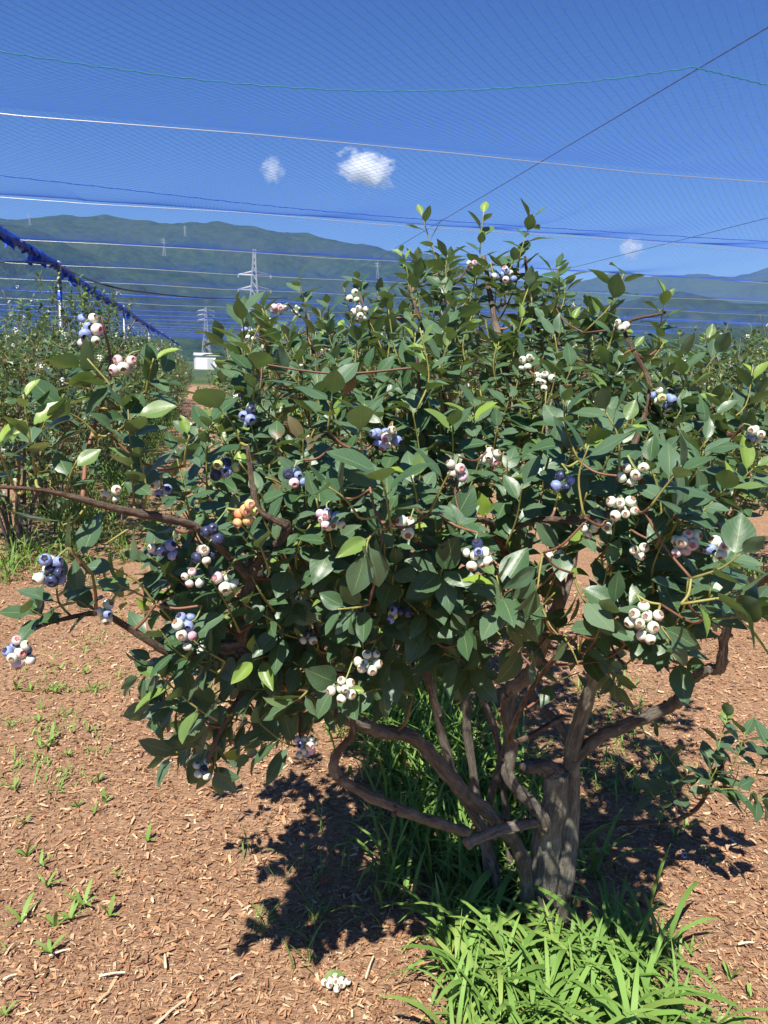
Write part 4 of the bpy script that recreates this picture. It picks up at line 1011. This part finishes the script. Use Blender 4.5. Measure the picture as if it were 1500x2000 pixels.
# grass blades
def blades(base, L, Wd, az, lean, bend, ns=6, rnd=None, age=None):
    n = len(base); ts = np.linspace(0, 1, ns); V = np.zeros((n, ns*2, 3)); h = np.stack([np.cos(az), np.sin(az), np.zeros(n)], -1); sd = np.stack([-np.sin(az), np.cos(az), np.zeros(n)], -1)
    p = base.copy(); th = lean.copy()
    for i, t in enumerate(ts):
        if i:
            th = lean+bend*t**1.6; st = L/(ns-1)
            p = p + h*(np.sin(th)*st)[:, None] + np.array((0, 0, 1.0))*(np.cos(th)*st)[:, None]
        wd = Wd*(.55+.9*t)*(1-t)**.55*1.15 if i < ns-1 else Wd*.02
        V[:, i*2] = p-sd*(wd*.5)[:, None]; V[:, i*2+1] = p+sd*(wd*.5)[:, None]
    b = np.arange(n)[:, None]*(ns*2); Fq = np.concatenate([b+np.array((2*i, 2*i+1, 2*i+3, 2*i+2)) for i in range(ns-1)])
    rnd = rg.random(n) if rnd is None else rnd; age = np.zeros(n) if age is None else age
    return V, Fq, {'lrnd': ('FLOAT', np.repeat(rnd, ns*2)), 'age': ('FLOAT', np.repeat(age, ns*2))}
def grass_obj(name, xy, Lr, Wr, leanr, bendr, label, agep=.08, parent=None):
    n = len(xy); base = np.column_stack([xy, ground_z(xy[:, 0], xy[:, 1])-.004])
    age = np.where(rg.random(n) < agep, rg.uniform(.4, 1, n), 0)
    V, Fq, at = blades(base, rg.uniform(*Lr, n), rg.uniform(*Wr, n), rg.uniform(0, 6.28, n), rg.uniform(*leanr, n), rg.uniform(*bendr, n), 6, None, age)
    return link(name, mesh_np(name, V, Fq, [M['grass']], True, at), parent, label, kind='stuff')
def clumped(n, nc, fn, spread):
    cs = np.array([fn() for _ in range(nc)]); k = rg.integers(0, nc, n); return cs[k]+rg.normal(0, spread, (n, 2))
def strip(a_lo, a_hi, b, wd): return lambda: rowxy(rg.uniform(a_lo, a_hi), b+rg.normal(0, wd))[:2]
grass_obj('row_grass', clumped(3000, 330, strip(a0+.1, a0+2.3, b0-.06, .13), .035), (.10, .30), (.006, .015), (0, .5), (.4, 2.0), 'green crabgrass growing along the foot of the big bush')
grass_obj('row_grass', clumped(1500, 220, strip(a0+2.3, a0+8, b0, .22), .05), (.10, .28), (.006, .013), (0, .5), (.4, 1.8), 'grass strip further along the row of the big bush')
grass_obj('row_grass', clumped(5200, 520, strip(aL-.9, aL+18, bLft+.15, .30), .06), (.12, .36), (.008, .015), (0, .5), (.4, 1.8), 'tall dark grass under the row below the net roll')
grass_obj('row_grass', clumped(2600, 300, strip(aR-1.5, aR+12, bRgt, .28), .06), (.10, .30), (.008, .015), (0, .5), (.4, 1.8), 'grass under the row across the mulch strip')
# thin pale grass coming up through the mulch on the open strip
def lft():
    x, y = rg.uniform(-60, 200), rg.uniform(1240, 1560)
    return onz(x-.25*(y-1240)*0, y)[:2]
grass_obj('sparse_grass', clumped(520, 60, lft, .022), (.02, .065), (.003, .008), (.2, 1.0), (.2, 1.2), 'thin pale grass tufts sprouting in the mulch strip', .35)
grass_obj('sparse_grass', clumped(2600, 330, lambda: rowxy(rg.uniform(a0+1.5, a0+14), rg.normal((b0+bLft)/2+.1, .38))[:2], .05), (.03, .09), (.004, .009), (.2, 1.0), (.2, 1.2), 'low yellowish grass along the path between the two rows', .45)
grass_obj('sparse_grass', clumped(420, 60, lambda: onz(rg.uniform(1120, 1330), rg.uniform(1330, 1560))[:2], .035), (.03, .10), (.004, .009), (.1, .9), (.2, 1.3), 'small grass tufts behind the forked trunk', .15)
grass_obj('sparse_grass', clumped(160, 26, lambda: onz(rg.uniform(470, 800), rg.uniform(1580, 1900))[:2], .02), (.04, .13), (.003, .007), (.1, .8), (.2, 1.0), 'thin grass blades standing in the dark leaf shade', .1)
# bright grass clump at the foot of the trunk: every blade a part
BL = []
for i in range(12):
    V, Fq, at = blades(np.zeros((1, 3)), np.array([1.0]), np.array([rg.uniform(.055, .085)]), np.array([0.0]), np.array([rg.uniform(.0, .45)]), np.array([rg.uniform(1.0, 2.7)]), 8, np.array([(i*5 % 12)/11]), np.array([.0 if i < 9 else .2*(i-8)]))
    BL.append(mesh_np('blade', V, Fq, [M['grass']], True, at))
gc = onz(1110, 1930)
clump = empty('grass_clump', (gc[0], gc[1], 0), 'bright sunlit clump of broad grass blades at the foot of the trunk', 'grass clump')
cen = [onz(x, y) for x, y in [(880, 1830), (900, 1900), (930, 1960), (960, 1860), (985, 1930), (1010, 2000), (1040, 1900), (1060, 1960), (1090, 2040), (1110, 1900), (1140, 1960), (1170, 1900), (1190, 2030), (1220, 1930), (1250, 1990), (1280, 1900), (1300, 2050), (1350, 2060), (900, 2040), (1000, 2080), (1120, 2100), (1240, 2100), (940, 1790), (1200, 1870)]]
for i in range(298):
    c = cen[i % len(cen)]+rg.normal(0, .022, 3); Lb = rg.uniform(.13, .30)
    m = Matrix.Translation(Vector((c[0]-gc[0], c[1]-gc[1], float(ground_z(c[0], c[1]))-.004))) @ Matrix.Rotation(rg.uniform(0, 6.28), 4, 'Z') @ Matrix.Diagonal((Lb, Lb*rg.uniform(.7, 1.15), Lb, 1))
    link('blade', BL[int(rg.integers(0, 12))], clump, mat=m)
c = onz(1262, 1800); V, Fq, at = blades(np.zeros((1, 3)), np.array([.24]), np.array([.016]), np.array([.3]), np.array([.12]), np.array([.25]), 8, np.array([.9]), np.array([.2]))
link('blade', mesh_np('blade', V, Fq, [M['grass']], True, at), clump, mat=Matrix.Translation(Vector((c[0]-gc[0], c[1]-gc[1], 0))))

grass_obj('clump_undergrowth', np.array([c[:2] for c in cen])[rg.integers(0, len(cen), 700)]+rg.normal(0, .035, (700, 2)), (.07, .24), (.005, .014), (0, .7), (.5, 2.4), 'dense short grass between the broad blades of the bright clump')
# single weed seedlings in the mulch
SEED = []
for i in range(6):
    n = 3+i % 4; V, Fq, at = blades(np.zeros((n, 3)), rg.uniform(.025, .055, n), rg.uniform(.005, .011, n), np.arange(n)*6.28/n+rg.uniform(-.5, .5, n), rg.uniform(.15, .9, n), rg.uniform(.2, 1.1, n), 6, rg.uniform(.4, 1, n), rg.uniform(.05, .4, n))
    SEED.append(mesh_np('weed_seedling', V, Fq, [M['grass']], True, at))
SP1 = [(193, 1533), (152, 1580), (185, 1592), (205, 1572), (287, 1647), (53, 1673), (80, 1692), (92, 1732), (213, 1790), (42, 1800), (108, 1810), (137, 1795), (163, 1770), (15, 1860), (230, 1715), (13, 1537), (30, 1547), (47, 1613), (97, 1862), (10, 1985)]
SP2 = [(97, 1300), (117, 1305), (80, 1385), (93, 1463), (133, 1482), (143, 1433), (173, 1433), (77, 1410), (20, 1420), (33, 1345), (60, 1348), (167, 1315), (110, 1352), (100, 1455), (80, 1465)]
SP3 = [(1387, 1693), (1387, 1914), (1426, 1918), (1348, 1866), (1465, 1953), (1288, 1628), (1340, 1624), (1318, 1645), (1375, 1672)]
for lst, lab, grp in ((SP1, 'tiny pale green weed seedling alone on the open sunlit mulch', 'weed seedlings on the open mulch'), (SP2, 'small green weed tuft among the thin grass of the mulch strip', 'weed tufts in the thin grass'), (SP3, 'small green weed shoot beside the shadow of the low ground branch', 'weed shoots by the ground branch')):
    for x, y in lst:
        p = onz(x, y); o = link('weed_seedling', SEED[int(rg.integers(0, 6))], None, lab, 'weed', grp)
        s = rg.uniform(.9, 1.8); o.location = (p[0], p[1], float(ground_z(p[0], p[1]))+.002); o.rotation_euler = (0, 0, rg.uniform(0, 6.28)); o.scale = (s, s, s)

# fallen fruit, leaf and bits
p = onz(655, 1926); gz = float(ground_z(p[0], p[1]))
fc = empty('fallen_berry_cluster', (0, 0, 0), 'fallen cluster of pale unripe berries with a leaf lying on the mulch', 'berries')
offs = [(-.028, .004), (-.014, -.008), (-.012, .012), (.002, .002), (.004, -.016), (.018, -.006), (.014, .012), (.030, .004), (-.002, .022)]
for i, (x, y) in enumerate(offs):
    q = Vector(nrm((rg.normal(0, .6), -.5+rg.normal(0, .5), .7))).to_track_quat('Z', 'Y').to_matrix().to_4x4()
    link('berry', BERRY['white'], fc, mat=Matrix.Translation(Vector((p[0]+x, p[1]+y, gz+.017+.004*(i % 2)))) @ q @ Matrix.Diagonal((.0088, .0088, .0088, 1)))
m = leaf_matrix(np.array((p[0]-.035, p[1]+.01, gz+.016)), np.array((1, .35, .1)), np.array((.1, -.3, 1)), .062); link('leaf', LEAFME[NV+1], fc, mat=Matrix(m.tolist()))
p = onz(1334, 1683); o = link('fallen_berry', BERRY['blue'], None, 'single fallen blue berry on the mulch near the ground branch', 'berry'); o.location = (p[0], p[1], float(ground_z(p[0], p[1]))+.014); o.scale = (.009,)*3; o.rotation_euler = (.9, .3, 0)
p = onz(630, 1732); m = leaf_matrix(np.array((p[0], p[1], float(ground_z(p[0], p[1]))+.014)), np.array((.6, .8, .25)), np.array((-.2, -.5, 1)), .03)
o = link('dead_leaf', mesh_np('dead_leaf', V_ := leaf_geo(6, 5, .4, .2, .4, 0, .2, 8)[0], leaf_geo(6, 5, .4, .2, .4, 0, .2, 8)[2], [M['red_leaf']]), None, 'small dead red leaf in the dappled shade on the mulch', 'dead leaf'); o.matrix_basis = Matrix(m.tolist())
for x, y, L_, ang in ((722, 1890, .07, 1.3), (1455, 1857, .045, .1), (20, 1918, .03, .5), (118, 1870, .05, .4), (220, 1915, .06, .15), (323, 1890, .045, 1.9), (460, 1915, .028, .6), (330, 1990, .09, .9)):
    p = onz(x, y); hz = float(ground_z(p[0], p[1]))+.014
    dv = np.array((math.cos(ang), math.sin(ang), .08)); pts = smooth_path([p-dv*L_/2+(0, 0, hz), p+(0, 0, hz+.003), p+dv*L_/2+(0, 0, hz)], 3)
    V, Fc = tube(pts, np.linspace(.0035, .0022, len(pts)), 5, .25)
    link('wood_splinter', mesh_np('wood_splinter', V, Fc, [M['pale_bit']], False), None, 'pale wood splinter lying loose on top of the mulch', 'splinter', 'splinters on the mulch')
